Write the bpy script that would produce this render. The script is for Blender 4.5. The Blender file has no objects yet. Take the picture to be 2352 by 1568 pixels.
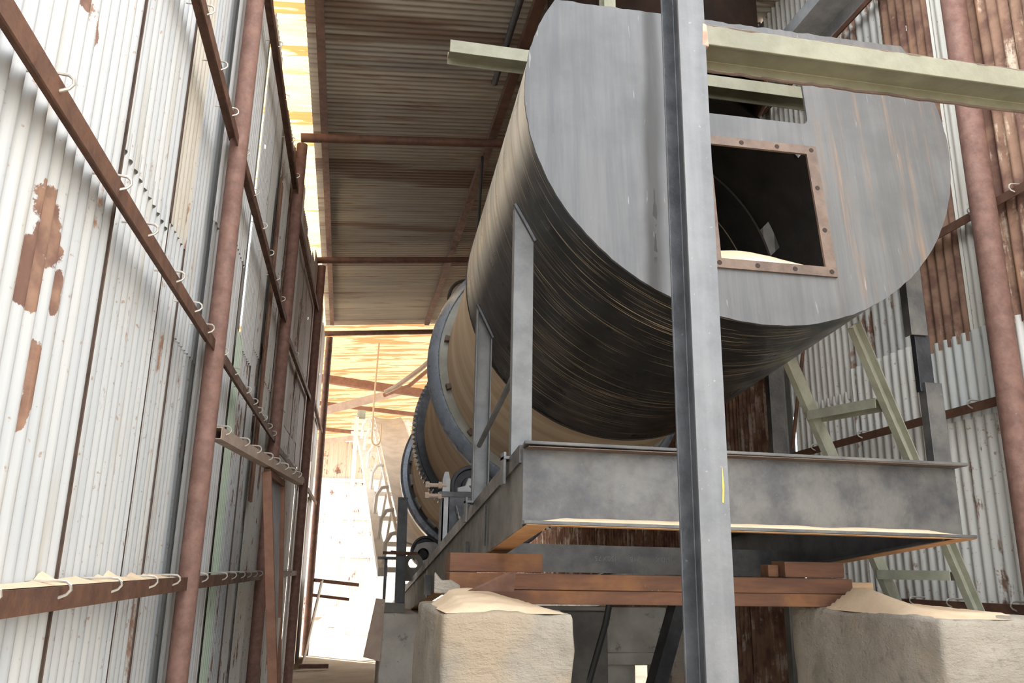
import bpy, bmesh, math, random
from mathutils import Vector, Matrix, noise
random.seed(7)
sc = bpy.context.scene
COL = sc.collection
V = Vector
PI = math.pi

# ------------------------------------------------------------------ helpers
LOC = {}
def tag(o, label=None, cat=None, group=None, kind=None):
    if label: o['label'] = label
    if cat: o['category'] = cat
    if group: o['group'] = group
    if kind: o['kind'] = kind
    return o

def thing(name, label, cat, loc=(0, 0, 0), group=None):
    o = bpy.data.objects.new(name, None)
    o.empty_display_size = 0.05
    o.location = loc
    COL.objects.link(o)
    LOC[o.name] = V(loc)
    return tag(o, label, cat, group)

def struct_root(name, loc=(0, 0, 0)):
    o = bpy.data.objects.new(name, None)
    o.empty_display_size = 0.05
    o.location = loc
    COL.objects.link(o)
    LOC[o.name] = V(loc)
    o['kind'] = 'structure'
    return o

class MB:
    def __init__(s):
        s.v = []; s.f = []; s.uv = None
    def add(s, vs, fs):
        k = len(s.v)
        s.v += [V(p) for p in vs]
        s.f += [tuple(i + k for i in f) for f in fs]
        return s
    def box(s, a, b):
        x0, y0, z0 = a; x1, y1, z1 = b
        return s.add([(x0,y0,z0),(x1,y0,z0),(x1,y1,z0),(x0,y1,z0),(x0,y0,z1),(x1,y0,z1),(x1,y1,z1),(x0,y1,z1)],
                     [(0,3,2,1),(4,5,6,7),(0,1,5,4),(1,2,6,5),(2,3,7,6),(3,0,4,7)])
    def prism(s, prof, p0, p1, ux, uy, cut0=None, cut1=None):
        p0, p1, ux, uy = V(p0), V(p1), V(ux), V(uy)
        n = len(prof)
        a = [p0 + ux * x + uy * y for x, y in prof]
        b = [p1 + ux * x + uy * y for x, y in prof]
        d = (p1 - p0).normalized()
        if cut0: a = [q + d * cut0(x, y) for q, (x, y) in zip(a, prof)]
        if cut1: b = [q + d * cut1(x, y) for q, (x, y) in zip(b, prof)]
        fs = [(i, (i + 1) % n, n + (i + 1) % n, n + i) for i in range(n)]
        fs += [tuple(range(n - 1, -1, -1)), tuple(range(n, 2 * n))]
        return s.add(a + b, fs)
    def tube(s, pts, r, n=10, cap=True):
        pts = [V(p) for p in pts]
        vs = []; fs = []
        t = (pts[1] - pts[0]).normalized()
        u = t.orthogonal().normalized()
        for i, p in enumerate(pts):
            if 0 < i < len(pts) - 1: t = (pts[i + 1] - pts[i - 1]).normalized()
            elif i == 0: t = (pts[1] - pts[0]).normalized()
            else: t = (pts[-1] - pts[-2]).normalized()
            u = (u - t * u.dot(t)).normalized()
            w = t.cross(u)
            for k in range(n):
                a = 2 * PI * k / n
                vs.append(p + (u * math.cos(a) + w * math.sin(a)) * r)
        for i in range(len(pts) - 1):
            for k in range(n):
                k2 = (k + 1) % n
                fs.append((i*n+k, i*n+k2, (i+1)*n+k2, (i+1)*n+k))
        if cap:
            fs.append(tuple(range(n - 1, -1, -1)))
            fs.append(tuple(range((len(pts)-1)*n, len(pts)*n)))
        return s.add(vs, fs)
    def hexbolt(s, p, d, r, h):
        d = V(d).normalized()
        return s.tube([V(p), V(p) + d * h], r, 6)
    def build(s, name, mat, parent=None, smooth=False, origin=None, bevel=0, angle=40):
        off = V((0, 0, 0))
        if parent is not None:
            r = parent
            while r.parent: r = r.parent
            off = LOC[r.name]
        elif origin is not None:
            off = V(origin)
        else:
            xs = [p.x for p in s.v]; ys = [p.y for p in s.v]; zs = [p.z for p in s.v]
            off = V(((min(xs)+max(xs))/2, (min(ys)+max(ys))/2, min(zs)))
        me = bpy.data.meshes.new(name)
        me.from_pydata([p - off for p in s.v], [], s.f)
        if s.uv:
            l = me.uv_layers.new(name='UVMap')
            for lp in me.loops:
                l.data[lp.index].uv = s.uv[lp.vertex_index]
        bm = bmesh.new(); bm.from_mesh(me)
        bmesh.ops.recalc_face_normals(bm, faces=bm.faces)
        if bevel:
            es = [e for e in bm.edges if len(e.link_faces) == 2 and e.calc_face_angle(0) > 0.6]
            bmesh.ops.bevel(bm, geom=es, offset=bevel, segments=2, affect='EDGES', profile=0.5)
        bm.to_mesh(me); bm.free()
        if smooth:
            me.polygons.foreach_set('use_smooth', [True] * len(me.polygons))
            try: me.set_sharp_from_angle(angle=math.radians(angle))
            except Exception: pass
        me.materials.append(mat)
        o = bpy.data.objects.new(name, me)
        COL.objects.link(o)
        if parent is not None: o.parent = parent
        else: o.location = off; LOC[o.name] = off
        return o

def channel(h, b, tw=.007, tf=.011):      # web along y at x=0, flanges towards +x
    return [(0,-h/2),(b,-h/2),(b,-h/2+tf),(tw,-h/2+tf*1.3),(tw,h/2-tf*1.3),(b,h/2-tf),(b,h/2),(0,h/2)]
def ibeam(h, b, tw=.006, tf=.009):        # web along y, flanges along x
    return [(-b/2,-h/2),(b/2,-h/2),(b/2,-h/2+tf),(tw/2,-h/2+tf*1.5),(tw/2,h/2-tf*1.5),(b/2,h/2-tf),(b/2,h/2),
            (-b/2,h/2),(-b/2,h/2-tf),(-tw/2,h/2-tf*1.5),(-tw/2,-h/2+tf*1.5),(-b/2,-h/2+tf)]
def angle(a, b, t=.006):
    return [(0,0),(a,0),(a,t),(t,t),(t,b),(0,b)]

# ------------------------------------------------------------------ materials
class NT:
    def __init__(s, name, rough=.6, metal=0., spec=.5):
        m = bpy.data.materials.new(name); m.use_nodes = True
        s.m = m; s.n = m.node_tree.nodes; s.l = m.node_tree.links
        s.b = s.n['Principled BSDF']
        s.b.inputs['Roughness'].default_value = rough
        s.b.inputs['Metallic'].default_value = metal
        s.b.inputs['Specular IOR Level'].default_value = spec
        s.tc = s.n.new('ShaderNodeTexCoord')
        s.geo = None
    def coord(s, scale=(1,1,1), src='Object', rot=(0,0,0)):
        mp = s.n.new('ShaderNodeMapping')
        mp.inputs['Scale'].default_value = scale
        mp.inputs['Rotation'].default_value = rot
        s.l.new(s.tc.outputs[src], mp.inputs['Vector'])
        # each object gets its own patch of the pattern
        if src == 'Object':
            oi = s.n.new('ShaderNodeObjectInfo')
            mu = s.n.new('ShaderNodeMath'); mu.operation = 'MULTIPLY'; mu.inputs[1].default_value = 37.
            s.l.new(oi.outputs['Random'], mu.inputs[0])
            s.l.new(mu.outputs[0], mp.inputs['Location'])
        return mp.outputs[0]
    def noise(s, vec, scale=5, detail=4, rough=.6, dist=0):
        t = s.n.new('ShaderNodeTexNoise')
        t.inputs['Scale'].default_value = scale; t.inputs['Detail'].default_value = detail
        t.inputs['Roughness'].default_value = rough; t.inputs['Distortion'].default_value = dist
        s.l.new(vec, t.inputs['Vector'])
        return t.outputs[0]
    def ramp(s, v, a, b, lo=0., hi=1.):
        r = s.n.new('ShaderNodeMapRange'); r.interpolation_type = 'SMOOTHSTEP'
        r.inputs['From Min'].default_value = a; r.inputs['From Max'].default_value = b
        r.inputs['To Min'].default_value = lo; r.inputs['To Max'].default_value = hi
        s.l.new(v, r.inputs['Value']); return r.outputs[0]
    def math(s, op, a, b=None):
        m = s.n.new('ShaderNodeMath'); m.operation = op
        for i, x in enumerate((a, b)):
            if x is None: continue
            if isinstance(x, (int, float)): m.inputs[i].default_value = x
            else: s.l.new(x, m.inputs[i])
        return m.outputs[0]
    def mix(s, f, a, b, mode='MIX'):
        m = s.n.new('ShaderNodeMix'); m.data_type = 'RGBA'; m.blend_type = mode
        for i, x in ((0, f), (6, a), (7, b)):
            if isinstance(x, (int, float)): m.inputs[i].default_value = x
            elif isinstance(x, tuple): m.inputs[i].default_value = (*x, 1)
            else: s.l.new(x, m.inputs[i])
        return m.outputs[2]
    def color(s, c):
        s.l.new(c, s.b.inputs['Base Color'])
    def bump(s, h, strength=.3, dist=.01):
        b = s.n.new('ShaderNodeBump'); b.inputs['Strength'].default_value = strength
        b.inputs['Distance'].default_value = dist
        s.l.new(h, b.inputs['Height']); s.l.new(b.outputs[0], s.b.inputs['Normal'])
    def rough(s, v): s.l.new(v, s.b.inputs['Roughness'])

def steel(name, c1, c2, rust=(.23,.09,.035), rust_amt=.35, scale=6, rough=.5, metal=.0, bump=.2, speck=True, streak=None):
    t = NT(name, rough, metal)
    v = t.coord()
    a = t.noise(v, scale, 5, .65)
    c = t.mix(t.ramp(a, .3, .7), c1, c2)
    if streak:
        sv = t.coord(streak)
        c = t.mix(t.ramp(t.noise(sv, 1, 4, .6), .35, .75, 0, .6), c, tuple(min(1, x*1.6) for x in c2))
    r = t.noise(v, scale*1.7, 8, .7, .3)
    m = t.ramp(r, 1-rust_amt*.75, 1.06-rust_amt*.75)
    c = t.mix(m, c, rust)
    if speck:
        q = t.noise(v, 90, 2, .5)
        c = t.mix(t.ramp(q, .70, .78, 0, .22), c, (.5,.46,.42))
    t.color(c)
    t.rough(t.ramp(r, .3, .8, rough*.75, min(1, rough*1.35)))
    t.bump(t.noise(v, 60, 4, .6), bump, .004)
    return t.m

# corrugated sheets: object colour gives the sheet's own tint, its alpha how far it has rusted
def sheet_mat(name, rough=.5, metal=.12, rustc=((.155,.08,.06),(.31,.185,.125)), patches=()):
    t = NT(name, rough, metal)
    oi = t.n.new('ShaderNodeObjectInfo')
    v = t.coord()
    sv = t.coord((9, 9, .5))
    n1 = t.noise(sv, 1.5, 5, .6)
    base = t.mix(t.ramp(n1, .3, .7), oi.outputs['Color'], t.mix(.35, oi.outputs['Color'], (.75,.72,.66)))
    sp = t.noise(v, 1.1, 3, .6)
    base = t.mix(t.ramp(t.noise(t.coord((14, 14, 1.0)), 1.2, 4, .6), .52, .72, 0, .55), base, (.44,.39,.31))
    big = t.noise(v, 2.6, 8, .68, .4)
    st = t.noise(t.coord((7, 7, .9)), 2.2, 6, .7)
    tot = t.math('ADD', t.math('MULTIPLY', big, .55), t.math('MULTIPLY', st, .45))
    tot = t.math('ADD', tot, oi.outputs['Alpha'])
    m = t.ramp(tot, .955, 1.01)
    fl = t.noise(v, 38, 3, .6)
    m2 = t.ramp(t.math('ADD', t.math('MULTIPLY', fl, .8), t.math('MULTIPLY', oi.outputs['Alpha'], .45)), .685, .75, 0, .7)
    rc = t.mix(t.ramp(t.noise(v, 7, 5, .6), .35, .65), rustc[0], rustc[1])
    rc = t.mix(t.ramp(t.noise(t.coord((9, 9, .6)), 1.6, 4, .6), .55, .72, 0, .6), rc, (.42,.22,.11))
    if patches:                      # flaked rust patches, placed on the wall: (along y, z, half width, half height)
        sx = t.n.new('ShaderNodeSeparateXYZ'); t.l.new(t.tc.outputs['Object'], sx.inputs[0])
        pm = None
        edge = t.math('MULTIPLY', t.math('SUBTRACT', t.noise(v, 9, 6, .75), .5), 2.6)
        for (py, pz, hw, hh) in patches:
            dx = t.math('DIVIDE', t.math('SUBTRACT', sx.outputs[1], py), hw)
            dz = t.math('DIVIDE', t.math('SUBTRACT', sx.outputs[2], pz), hh)
            d2 = t.math('ADD', t.math('MULTIPLY', dx, dx), t.math('MULTIPLY', dz, dz))
            k = t.ramp(t.math('ADD', d2, edge), .75, .9, 1, 0)
            pm = k if pm is None else t.math('MAXIMUM', pm, k)
        m = t.math('MAXIMUM', m, pm)
    c = t.mix(m2, base, (.33,.2,.12))
    c = t.mix(m, c, rc)
    t.color(c)
    mm = t.math('MULTIPLY', t.math('SUBTRACT', 1., m), metal)
    t.l.new(mm, t.b.inputs['Metallic'])
    t.rough(t.ramp(m, 0, 1, rough, .85))
    t.bump(t.noise(v, 40, 4, .6), .12, .003)
    return t.m

M = {}
M['sheet'] = sheet_mat('galvanised_sheet')
M['sheet_flaked'] = sheet_mat('flaked_galvanised_sheet', patches=((2.15,2.37,.10,.07),(2.20,2.29,.12,.06),(2.11,2.20,.11,.07),(2.10,2.12,.09,.04),(2.23,1.95,.035,.09),(2.21,1.85,.03,.05),(2.02,1.62,.07,.05),(2.01,1.50,.06,.04),(2.14,3.02,.10,.06),(2.27,2.98,.03,.06),(2.30,2.2,.02,.08)))
t = NT('smoky_roof_sheet', .6)
oi = t.n.new('ShaderNodeObjectInfo')
sv = t.coord((.22, 5, 5))
a = t.noise(sv, 1.3, 5, .6)
c = t.mix(t.ramp(a, .3, .7), oi.outputs['Color'], t.mix(.6, oi.outputs['Color'], (.45,.41,.34)))
c = t.mix(t.ramp(t.noise(t.coord((.3, 11, 11)), 1.2, 4, .6), .56, .7, 0, .7), c, (.20,.095,.05))
c = t.mix(t.ramp(t.math('ADD', t.noise(t.coord((.15, 1.6, 1.6)), 1.4, 3, .5), t.math('MULTIPLY', oi.outputs['Alpha'], .3)), .72, .8, 0, .75), c, (.13,.075,.05))
t.color(c); t.bump(t.noise(t.coord(), 40, 3), .1, .003)
M['roof'] = t.m

t = NT('hood_black_paint', .3, 0, .4)          # black paint with tan scratches and drips round the barrel
uvs = t.coord((1, 1, 1), 'UV')
skew = t.coord((1, 1, 1), 'UV', (0, 0, .035))
def scl(v, sc_, loc=(0, 0, 0)):
    m = t.n.new('ShaderNodeMapping'); m.inputs['Scale'].default_value = sc_; m.inputs['Location'].default_value = loc
    t.l.new(v, m.inputs['Vector']); return m.outputs[0]
su = t.n.new('ShaderNodeSeparateXYZ'); t.l.new(t.tc.outputs['UV'], su.inputs[0])
dens = t.ramp(t.noise(uvs, 1.3, 3, .6), .38, .62, 0, .05)
s1 = t.math('ADD', t.noise(scl(skew, (1.1, 130, 1)), 1, 2, .45), dens)
s2 = t.math('ADD', t.noise(scl(skew, (1.8, 210, 1), (3, 7, 0)), 1, 2, .45), dens)
s3 = t.noise(scl(skew, (.7, 45, 1), (9, 2, 0)), 1, 3, .5)
ln = t.math('MAXIMUM', t.ramp(s1, .69, .72), t.math('MULTIPLY', t.ramp(s2, .68, .72), .7))
ln = t.math('MAXIMUM', ln, t.math('MULTIPLY', t.ramp(s3, .67, .70), .5))
glare_band = t.math('MULTIPLY', t.ramp(su.outputs[0], -2.86, -3.12), t.ramp(t.noise(scl(skew, (.7, 12, 1)), 1, 4, .6), .3, .6, .45, 1))  # cream glare along the left silhouette, painted into the colour
c = t.mix(t.ramp(t.noise(uvs, 3, 4, .6), .3, .7), (.010,.0105,.011), (.024,.0245,.026))
c = t.mix(t.ramp(t.noise(scl(skew, (.8, 22, 1)), 1, 5, .6), .5, .8, 0, .15), c, (.10,.095,.09))
c = t.mix(t.math('MULTIPLY', glare_band, .9), c, (.74,.70,.62))
c = t.mix(ln, c, (.56,.45,.31)); t.color(c)
t.rough(t.ramp(t.noise(uvs, 5, 4, .6), .3, .7, .26, .42))
t.bump(t.noise(uvs, 8, 3, .5), .03, .003)
M['hood'] = t.m

M['hood_inner'] = steel('hood_inner_soot', (.02,.016,.013), (.035,.027,.02), (.07,.035,.02), .3, 4, .8, 0, .3, False)

t = NT('plate_blue_grey_steel', .48, .25)       # plate local frame: x across, z up
v = t.coord()
obj = t.n.new('ShaderNodeSeparateXYZ'); t.l.new(t.tc.outputs['Object'], obj.inputs[0])
X, Z = obj.outputs[0], obj.outputs[2]
st = t.noise(t.coord((11, 11, .6)), 1.6, 6, .65)
c = t.mix(t.ramp(st, .3, .7), (.072,.073,.078), (.128,.128,.132))
c = t.mix(t.ramp(t.noise(v, 2.2, 5, .6), .42, .68, 0, .55), c, (.052,.054,.058))
# soot band beside the post, with black drips
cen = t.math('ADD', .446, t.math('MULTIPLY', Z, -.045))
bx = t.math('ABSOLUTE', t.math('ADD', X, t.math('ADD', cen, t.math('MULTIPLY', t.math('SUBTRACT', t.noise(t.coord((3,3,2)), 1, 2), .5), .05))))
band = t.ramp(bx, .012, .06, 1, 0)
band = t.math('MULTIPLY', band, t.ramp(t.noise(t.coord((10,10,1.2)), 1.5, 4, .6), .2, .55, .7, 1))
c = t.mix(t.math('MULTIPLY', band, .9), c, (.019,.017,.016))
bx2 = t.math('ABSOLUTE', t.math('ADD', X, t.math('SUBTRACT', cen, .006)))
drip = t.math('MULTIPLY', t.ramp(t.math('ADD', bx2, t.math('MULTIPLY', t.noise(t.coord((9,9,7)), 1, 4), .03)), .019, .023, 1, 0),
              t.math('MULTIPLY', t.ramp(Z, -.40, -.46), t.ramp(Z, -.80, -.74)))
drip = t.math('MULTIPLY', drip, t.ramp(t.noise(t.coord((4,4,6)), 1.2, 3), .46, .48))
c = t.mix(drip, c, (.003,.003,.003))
# rust runs on the right half
rr = t.noise(t.coord((13, 13, .7)), 1.3, 6, .7)
side = t.math('MULTIPLY', t.ramp(X, .25, .5), t.ramp(t.noise(v, 1.6, 3, .5), .4, .6, .25, 1))
c = t.mix(t.math('MULTIPLY', t.ramp(rr, .5, .72), t.math('MULTIPLY', side, .75)), c, (.24,.14,.075))
c = t.mix(t.ramp(t.noise(t.coord((30,30,3)), 2, 3, .5), .68, .76, 0, .5), c, (.3,.29,.28))
t.color(c); t.rough(t.ramp(st, .3, .7, .4, .62)); t.bump(t.noise(v, 45, 4), .1, .003)
M['plate'] = t.m

t = NT('drum_tan_dust', .75)
uvs = t.coord((1,1,1), 'UV')
a = t.noise(t.coord((.5, 5, 1), 'UV', (0,0,.12)), 1, 4, .55)
c = t.mix(t.ramp(a, .3, .72), (.60,.44,.29), (.80,.66,.49))
c = t.mix(t.ramp(t.noise(t.coord((.4, 16, 1), 'UV', (0,0,.1)), 1, 3), .6, .8, 0, .4), c, (.25,.13,.06))
t.color(c); t.bump(t.noise(uvs, 120, 2), .12, .003)
M['drum'] = t.m

M['tyre'] = steel('tyre_polished_blue_steel', (.24,.28,.345), (.34,.395,.48), (.13,.14,.16), .2, 5, .3, .3, .15, False)
M['tyre_side'] = steel('tyre_side_grey', (.20,.20,.17), (.31,.31,.28), (.17,.13,.09), .35, 4, .55, .1, .2, False)
M['dark_steel'] = steel('dark_oily_steel', (.035,.036,.04), (.075,.076,.082), (.10,.06,.04), .3, 6, .42, .3, .25)
M['gear'] = steel('greased_gear_steel', (.015,.016,.02), (.04,.042,.05), (.05,.035,.025), .25, 8, .35, .4, .2, False)
M['roller'] = steel('roller_dark', (.02,.021,.025), (.05,.052,.06), (.06,.05,.045), .3, 7, .45, .3, .2, False)
M['frame'] = steel('frame_grey_steel', (.045,.045,.05), (.12,.115,.108), (.22,.15,.09), .33, 5, .42, .15, .35)
M['frame_dusty'] = steel('frame_side_dusty', (.12,.112,.10), (.20,.19,.17), (.2,.12,.07), .25, 5, .6, 0, .25)
M['strut'] = steel('strut_grey_paint', (.115,.118,.122), (.17,.172,.174), (.2,.15,.1), .16, 7, .5, .1, .25)
M['post'] = steel('post_grey_paint', (.105,.109,.116), (.142,.146,.152), (.19,.125,.08), .3, 9, .45, .15, .2, True, (14,14,.8))
M['post_dark'] = steel('post_mill_scale', (.07,.075,.084), (.13,.138,.152), (.16,.13,.11), .25, 9, .4, .3, .3)
M['green'] = steel('olive_cream_paint', (.155,.15,.102), (.215,.21,.148), (.14,.08,.045), .28, 7, .5, 0, .3, False)
M['ladder'] = steel('pale_green_paint', (.27,.277,.215), (.38,.383,.305), (.24,.17,.11), .32, 9, .6, 0, .25, False)
M['rust_steel'] = steel('rusty_brown_steel', (.085,.04,.026), (.15,.07,.04), (.24,.11,.055), .4, 9, .75, 0, .4, False)
M['rust_pipe'] = steel('rusty_mauve_pipe', (.17,.09,.07), (.26,.145,.115), (.30,.18,.12), .3, 14, .75, 0, .6, True)
M['rust_frame'] = steel('rust_red_tube', (.17,.075,.045), (.25,.12,.07), (.11,.055,.04), .4, 6, .7, 0, .3, True)
M['rust_under'] = steel('orange_rusty_flange', (.36,.19,.085), (.50,.28,.13), (.20,.10,.06), .35, 8, .75, 0, .4, False)
M['rust_edge'] = steel('torch_cut_rusty_edge', (.33,.19,.14), (.52,.36,.29), (.2,.10,.06), .4, 25, .8, 0, .5, False)
M['window_frame'] = steel('brown_bolted_frame', (.085,.055,.042), (.15,.10,.075), (.24,.13,.07), .3, 9, .6, .1, .4, False)
M['galv_wire'] = steel('galvanised_hook_wire', (.50,.47,.42), (.66,.63,.57), (.4,.3,.2), .2, 20, .45, .5, .1, False)
M['bracket'] = steel('bracket_grey', (.30,.31,.33), (.42,.43,.44), (.16,.13,.11), .3, 9, .5, .2, .3)
M['pale_steel'] = steel('pale_dusty_steel', (.64,.61,.56), (.76,.73,.68), (.4,.3,.2), .25, 6, .7, 0, .2, False)
M['belt'] = steel('grey_rubber_belt', (.42,.38,.33), (.56,.50,.43), (.5,.42,.32), .3, 3, .7, 0, .2, False)
M['tube_dusty'] = steel('dusty_tan_tube', (.42,.31,.25), (.52,.41,.33), (.28,.15,.09), .3, 6, .7, 0, .3)
M['mint'] = None

t = NT('rusty_timber_baulk', .8)
v = t.coord((1.2, 9, 9))
a = t.noise(v, 3, 6, .65)
c = t.mix(t.ramp(a, .3, .7), (.10,.047,.029), (.175,.08,.045))
v2 = t.coord()
c = t.mix(t.ramp(t.noise(v2, 2.5, 5, .6), .5, .72, 0, .7), c, (.30,.135,.05))
c = t.mix(t.ramp(t.noise(v2, 8, 5, .7), .66, .74, 0, .7), c, (.42,.27,.16))
t.color(c); t.bump(a, .5, .006)
M['timber'] = t.m
t = NT('pale_offcut_wood', .8)
a = t.noise(t.coord((2, 20, 20)), 2, 4)
t.color(t.mix(t.ramp(a, .3, .7), (.42,.27,.15), (.58,.42,.27))); M['pale_wood'] = t.m

t = NT('dusty_concrete', .9)
v = t.coord()
a = t.noise(v, 3, 7, .65)
c = t.mix(t.ramp(a, .3, .7), (.38,.34,.28), (.55,.49,.41))
c = t.mix(t.ramp(t.noise(v, 9, 6, .7), .56, .68, 0, .6), c, (.25,.215,.175))
c = t.mix(t.ramp(t.noise(v, 2, 3, .6), .5, .66, 0, .7), c, (.58,.45,.31))
t.color(c); t.bump(t.math('ADD', t.noise(v, 14, 9, .75), t.math('MULTIPLY', t.noise(t.coord((1, 1, 2.5)), 5, 5, .7), 1.5)), .9, .035); M['concrete'] = t.m
t = NT('grey_stained_concrete', .9)
v = t.coord()
a = t.noise(v, 2.5, 6, .65)
c = t.mix(t.ramp(a, .3, .7), (.40,.375,.335), (.58,.55,.50))
c = t.mix(t.ramp(t.noise(v, 7, 6, .7), .58, .68, 0, .7), c, (.14,.13,.125))
t.color(c); t.bump(t.noise(v, 25, 6, .7), .4, .01); M['concrete_grey'] = t.m

t = NT('tan_grain_sand', .95, 0, .2)
v = t.coord()
c = t.mix(t.ramp(t.noise(v, 6, 5, .6), .3, .7), (.62,.47,.32), (.74,.58,.41))
c = t.mix(t.ramp(t.noise(v, 220, 2), .62, .7, 0, .5), c, (.42,.3,.2))
t.color(c); t.bump(t.noise(v, 160, 3), .35, .004); M['sand'] = t.m
t = NT('pale_yard_sand', .95, 0, .2)
v = t.coord()
c = t.mix(t.ramp(t.noise(v, 1.2, 6, .65), .3, .7), (.34,.27,.19), (.46,.39,.30))
t.color(c); t.bump(t.noise(v, 18, 7, .7), .4, .03); M['floor'] = t.m
t = NT('heap_pale_sand', .95, 0, .2)
v = t.coord()
t.color(t.mix(t.noise(v, 2, 5), (.72,.64,.52), (.82,.75,.64))); t.bump(t.noise(v, 15, 6), .3, .03); M['heap'] = t.m

# yellowed translucent roof sheet: lets daylight through
def frp(name, c1, c2, rustc, amt):
    t = NT(name, .6)
    v = t.coord((.5, 5, 5))
    a = t.noise(v, 1.6, 5, .6)
    c = t.mix(t.ramp(a, .3, .7), c1, c2)
    c = t.mix(t.ramp(t.noise(t.coord((.35, 4, 4)), 1.3, 4, .6), 1-amt, 1.05-amt), c, rustc)
    tr = t.n.new('ShaderNodeBsdfTranslucent'); df = t.n.new('ShaderNodeBsdfDiffuse')
    mx = t.n.new('ShaderNodeMixShader'); mx.inputs[0].default_value = .45
    t.l.new(c, tr.inputs[0]); t.l.new(c, df.inputs[0])
    t.l.new(df.outputs[0], mx.inputs[1]); t.l.new(tr.outputs[0], mx.inputs[2])
    out = [n for n in t.n if n.type == 'OUTPUT_MATERIAL'][0]
    t.l.new(mx.outputs[0], out.inputs[0])
    return t.m
M['frp_eave'] = frp('translucent_eave_sheet', (.55,.37,.18), (.66,.50,.28), (.36,.17,.06), .42)
M['frp_far'] = frp('translucent_far_roof_sheet', (.30,.21,.115), (.40,.295,.175), (.235,.125,.055), .5)

t = NT('grey_rubber_cable', .6); t.b.inputs['Base Color'].default_value = (.03,.03,.03,1); M['cable'] = t.m
t = NT('tan_rope', .9); t.b.inputs['Base Color'].default_value = (.6,.42,.25,1); M['rope'] = t.m
t = NT('yellow_paint_mark', .6); t.b.inputs['Base Color'].default_value = (.75,.42,.07,1); M['yellow'] = t.m
t = NT('dark_bolt_hole', .9); t.b.inputs['Base Color'].default_value = (.03,.02,.015,1); M['hole'] = t.m
t = NT('raised_mark', .5, .2); t.b.inputs['Base Color'].default_value = (.15,.15,.15,1); M['mark'] = t.m

t = NT('mint_painted_sheet', .65)
v = t.coord((10, 10, .8))
c = t.mix(t.ramp(t.noise(v, 1.4, 4), .3, .7), (.58,.71,.56), (.70,.80,.66))
c = t.mix(t.ramp(t.noise(t.coord((16, 16, 1.6)), 1.5, 4, .6), .6, .66, 0, .85), c, (.13,.13,.12))
t.color(c); M['mint'] = t.m

# ------------------------------------------------------------------ corrugated sheets
PITCH = .076
def corr(name, parent, p0, p1, z0, z1, inward, mat, color, amp=.009, ppp=8, rows=(), holes=(), phase=None):
    """upright sheet from plan point p0 to p1; holes are (distance along, z, half width, half height)"""
    p0 = V((p0[0], p0[1], 0)); p1 = V((p1[0], p1[1], 0))
    d = p1 - p0; L = d.length; d.normalize()
    nrm = V(inward).normalized()
    if phase is None: phase = random.random() * 6.28
    n = max(4, int(L / PITCH * ppp))
    zs = sorted(set([z0, z1] + [(z0 + z1) / 2] + list(rows) + [h[1] + s*h[3] for h in holes for s in (-1, 1)]))
    us = [L * i / n for i in range(n + 1)]
    mb = MB(); vs = []; fs = []
    jl = [random.uniform(-.012, .012) for _ in us]
    for j, z in enumerate(zs):
        for i, u in enumerate(us):
            zz = z
            if j == 0: zz += math.sin(i*.9)*.002
            vs.append(p0 + d * u + nrm * (amp * math.sin(u / PITCH * 2 * PI + phase)) + V((0, 0, zz)))
    w = n + 1
    for j in range(len(zs) - 1):
        for i in range(n):
            um = (us[i] + us[i+1]) / 2; zm = (zs[j] + zs[j+1]) / 2
            if any(abs(um - h[0]) < h[2] and abs(zm - h[1]) < h[3] for h in holes): continue
            fs.append((j*w+i, j*w+i+1, (j+1)*w+i+1, (j+1)*w+i))
    mb.add(vs, fs)
    o = mb.build(name, mat, parent, smooth=True, angle=80)
    o.color = color
    return o

def roof_sheet(name, parent, x0, x1, y0, y1, zf, mat, color, amp=.009, ppp=7):
    n = max(6, int((y1 - y0) / PITCH * ppp))
    mb = MB(); vs = []; fs = []
    xs = [x0 + (x1 - x0) * k / 3 for k in range(4)]
    for x in xs:
        for i in range(n + 1):
            y = y0 + (y1 - y0) * i / n
            vs.append((x, y, zf(x, y) + amp * math.sin(y / PITCH * 2 * PI)))
    w = n + 1
    for j in range(3):
        for i in range(n): fs.append((j*w+i, j*w+i+1, (j+1)*w+i+1, (j+1)*w+i))
    mb.add(vs, fs)
    o = mb.build(name, mat, parent, smooth=True, angle=80); o.color = color
    return o

# ------------------------------------------------------------------ ground
mb = MB()
NX, NY = 60, 90
vs = []; fs = []
for j in range(NY + 1):
    for i in range(NX + 1):
        x = -14 + 30 * i / NX; y = -12 + 52 * j / NY
        z = noise.noise(V((x*.6, y*.6, 3))) * .05 + noise.noise(V((x*2, y*2, 1))) * .015
        vs.append((x, y, z))
for j in range(NY):
    for i in range(NX): fs.append((j*(NX+1)+i, j*(NX+1)+i+1, (j+1)*(NX+1)+i+1, (j+1)*(NX+1)+i))
mb.add(vs, fs)
o = mb.build('floor', M['floor'], None, smooth=True, origin=(0, 0, 0)); o['kind'] = 'structure'

# ------------------------------------------------------------------ left wall
def postx(y):
    pts = [(-3, -.735), (4.4, -.73), (8.05, -.70), (11.65, -.578), (15.6, -.523), (30, -.4)]
    for (a, xa), (b, xb) in zip(pts, pts[1:]):
        if a <= y <= b: return xa + (xb - xa) * (y - a) / (b - a)
def wx(y): return postx(y) - .062

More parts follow.
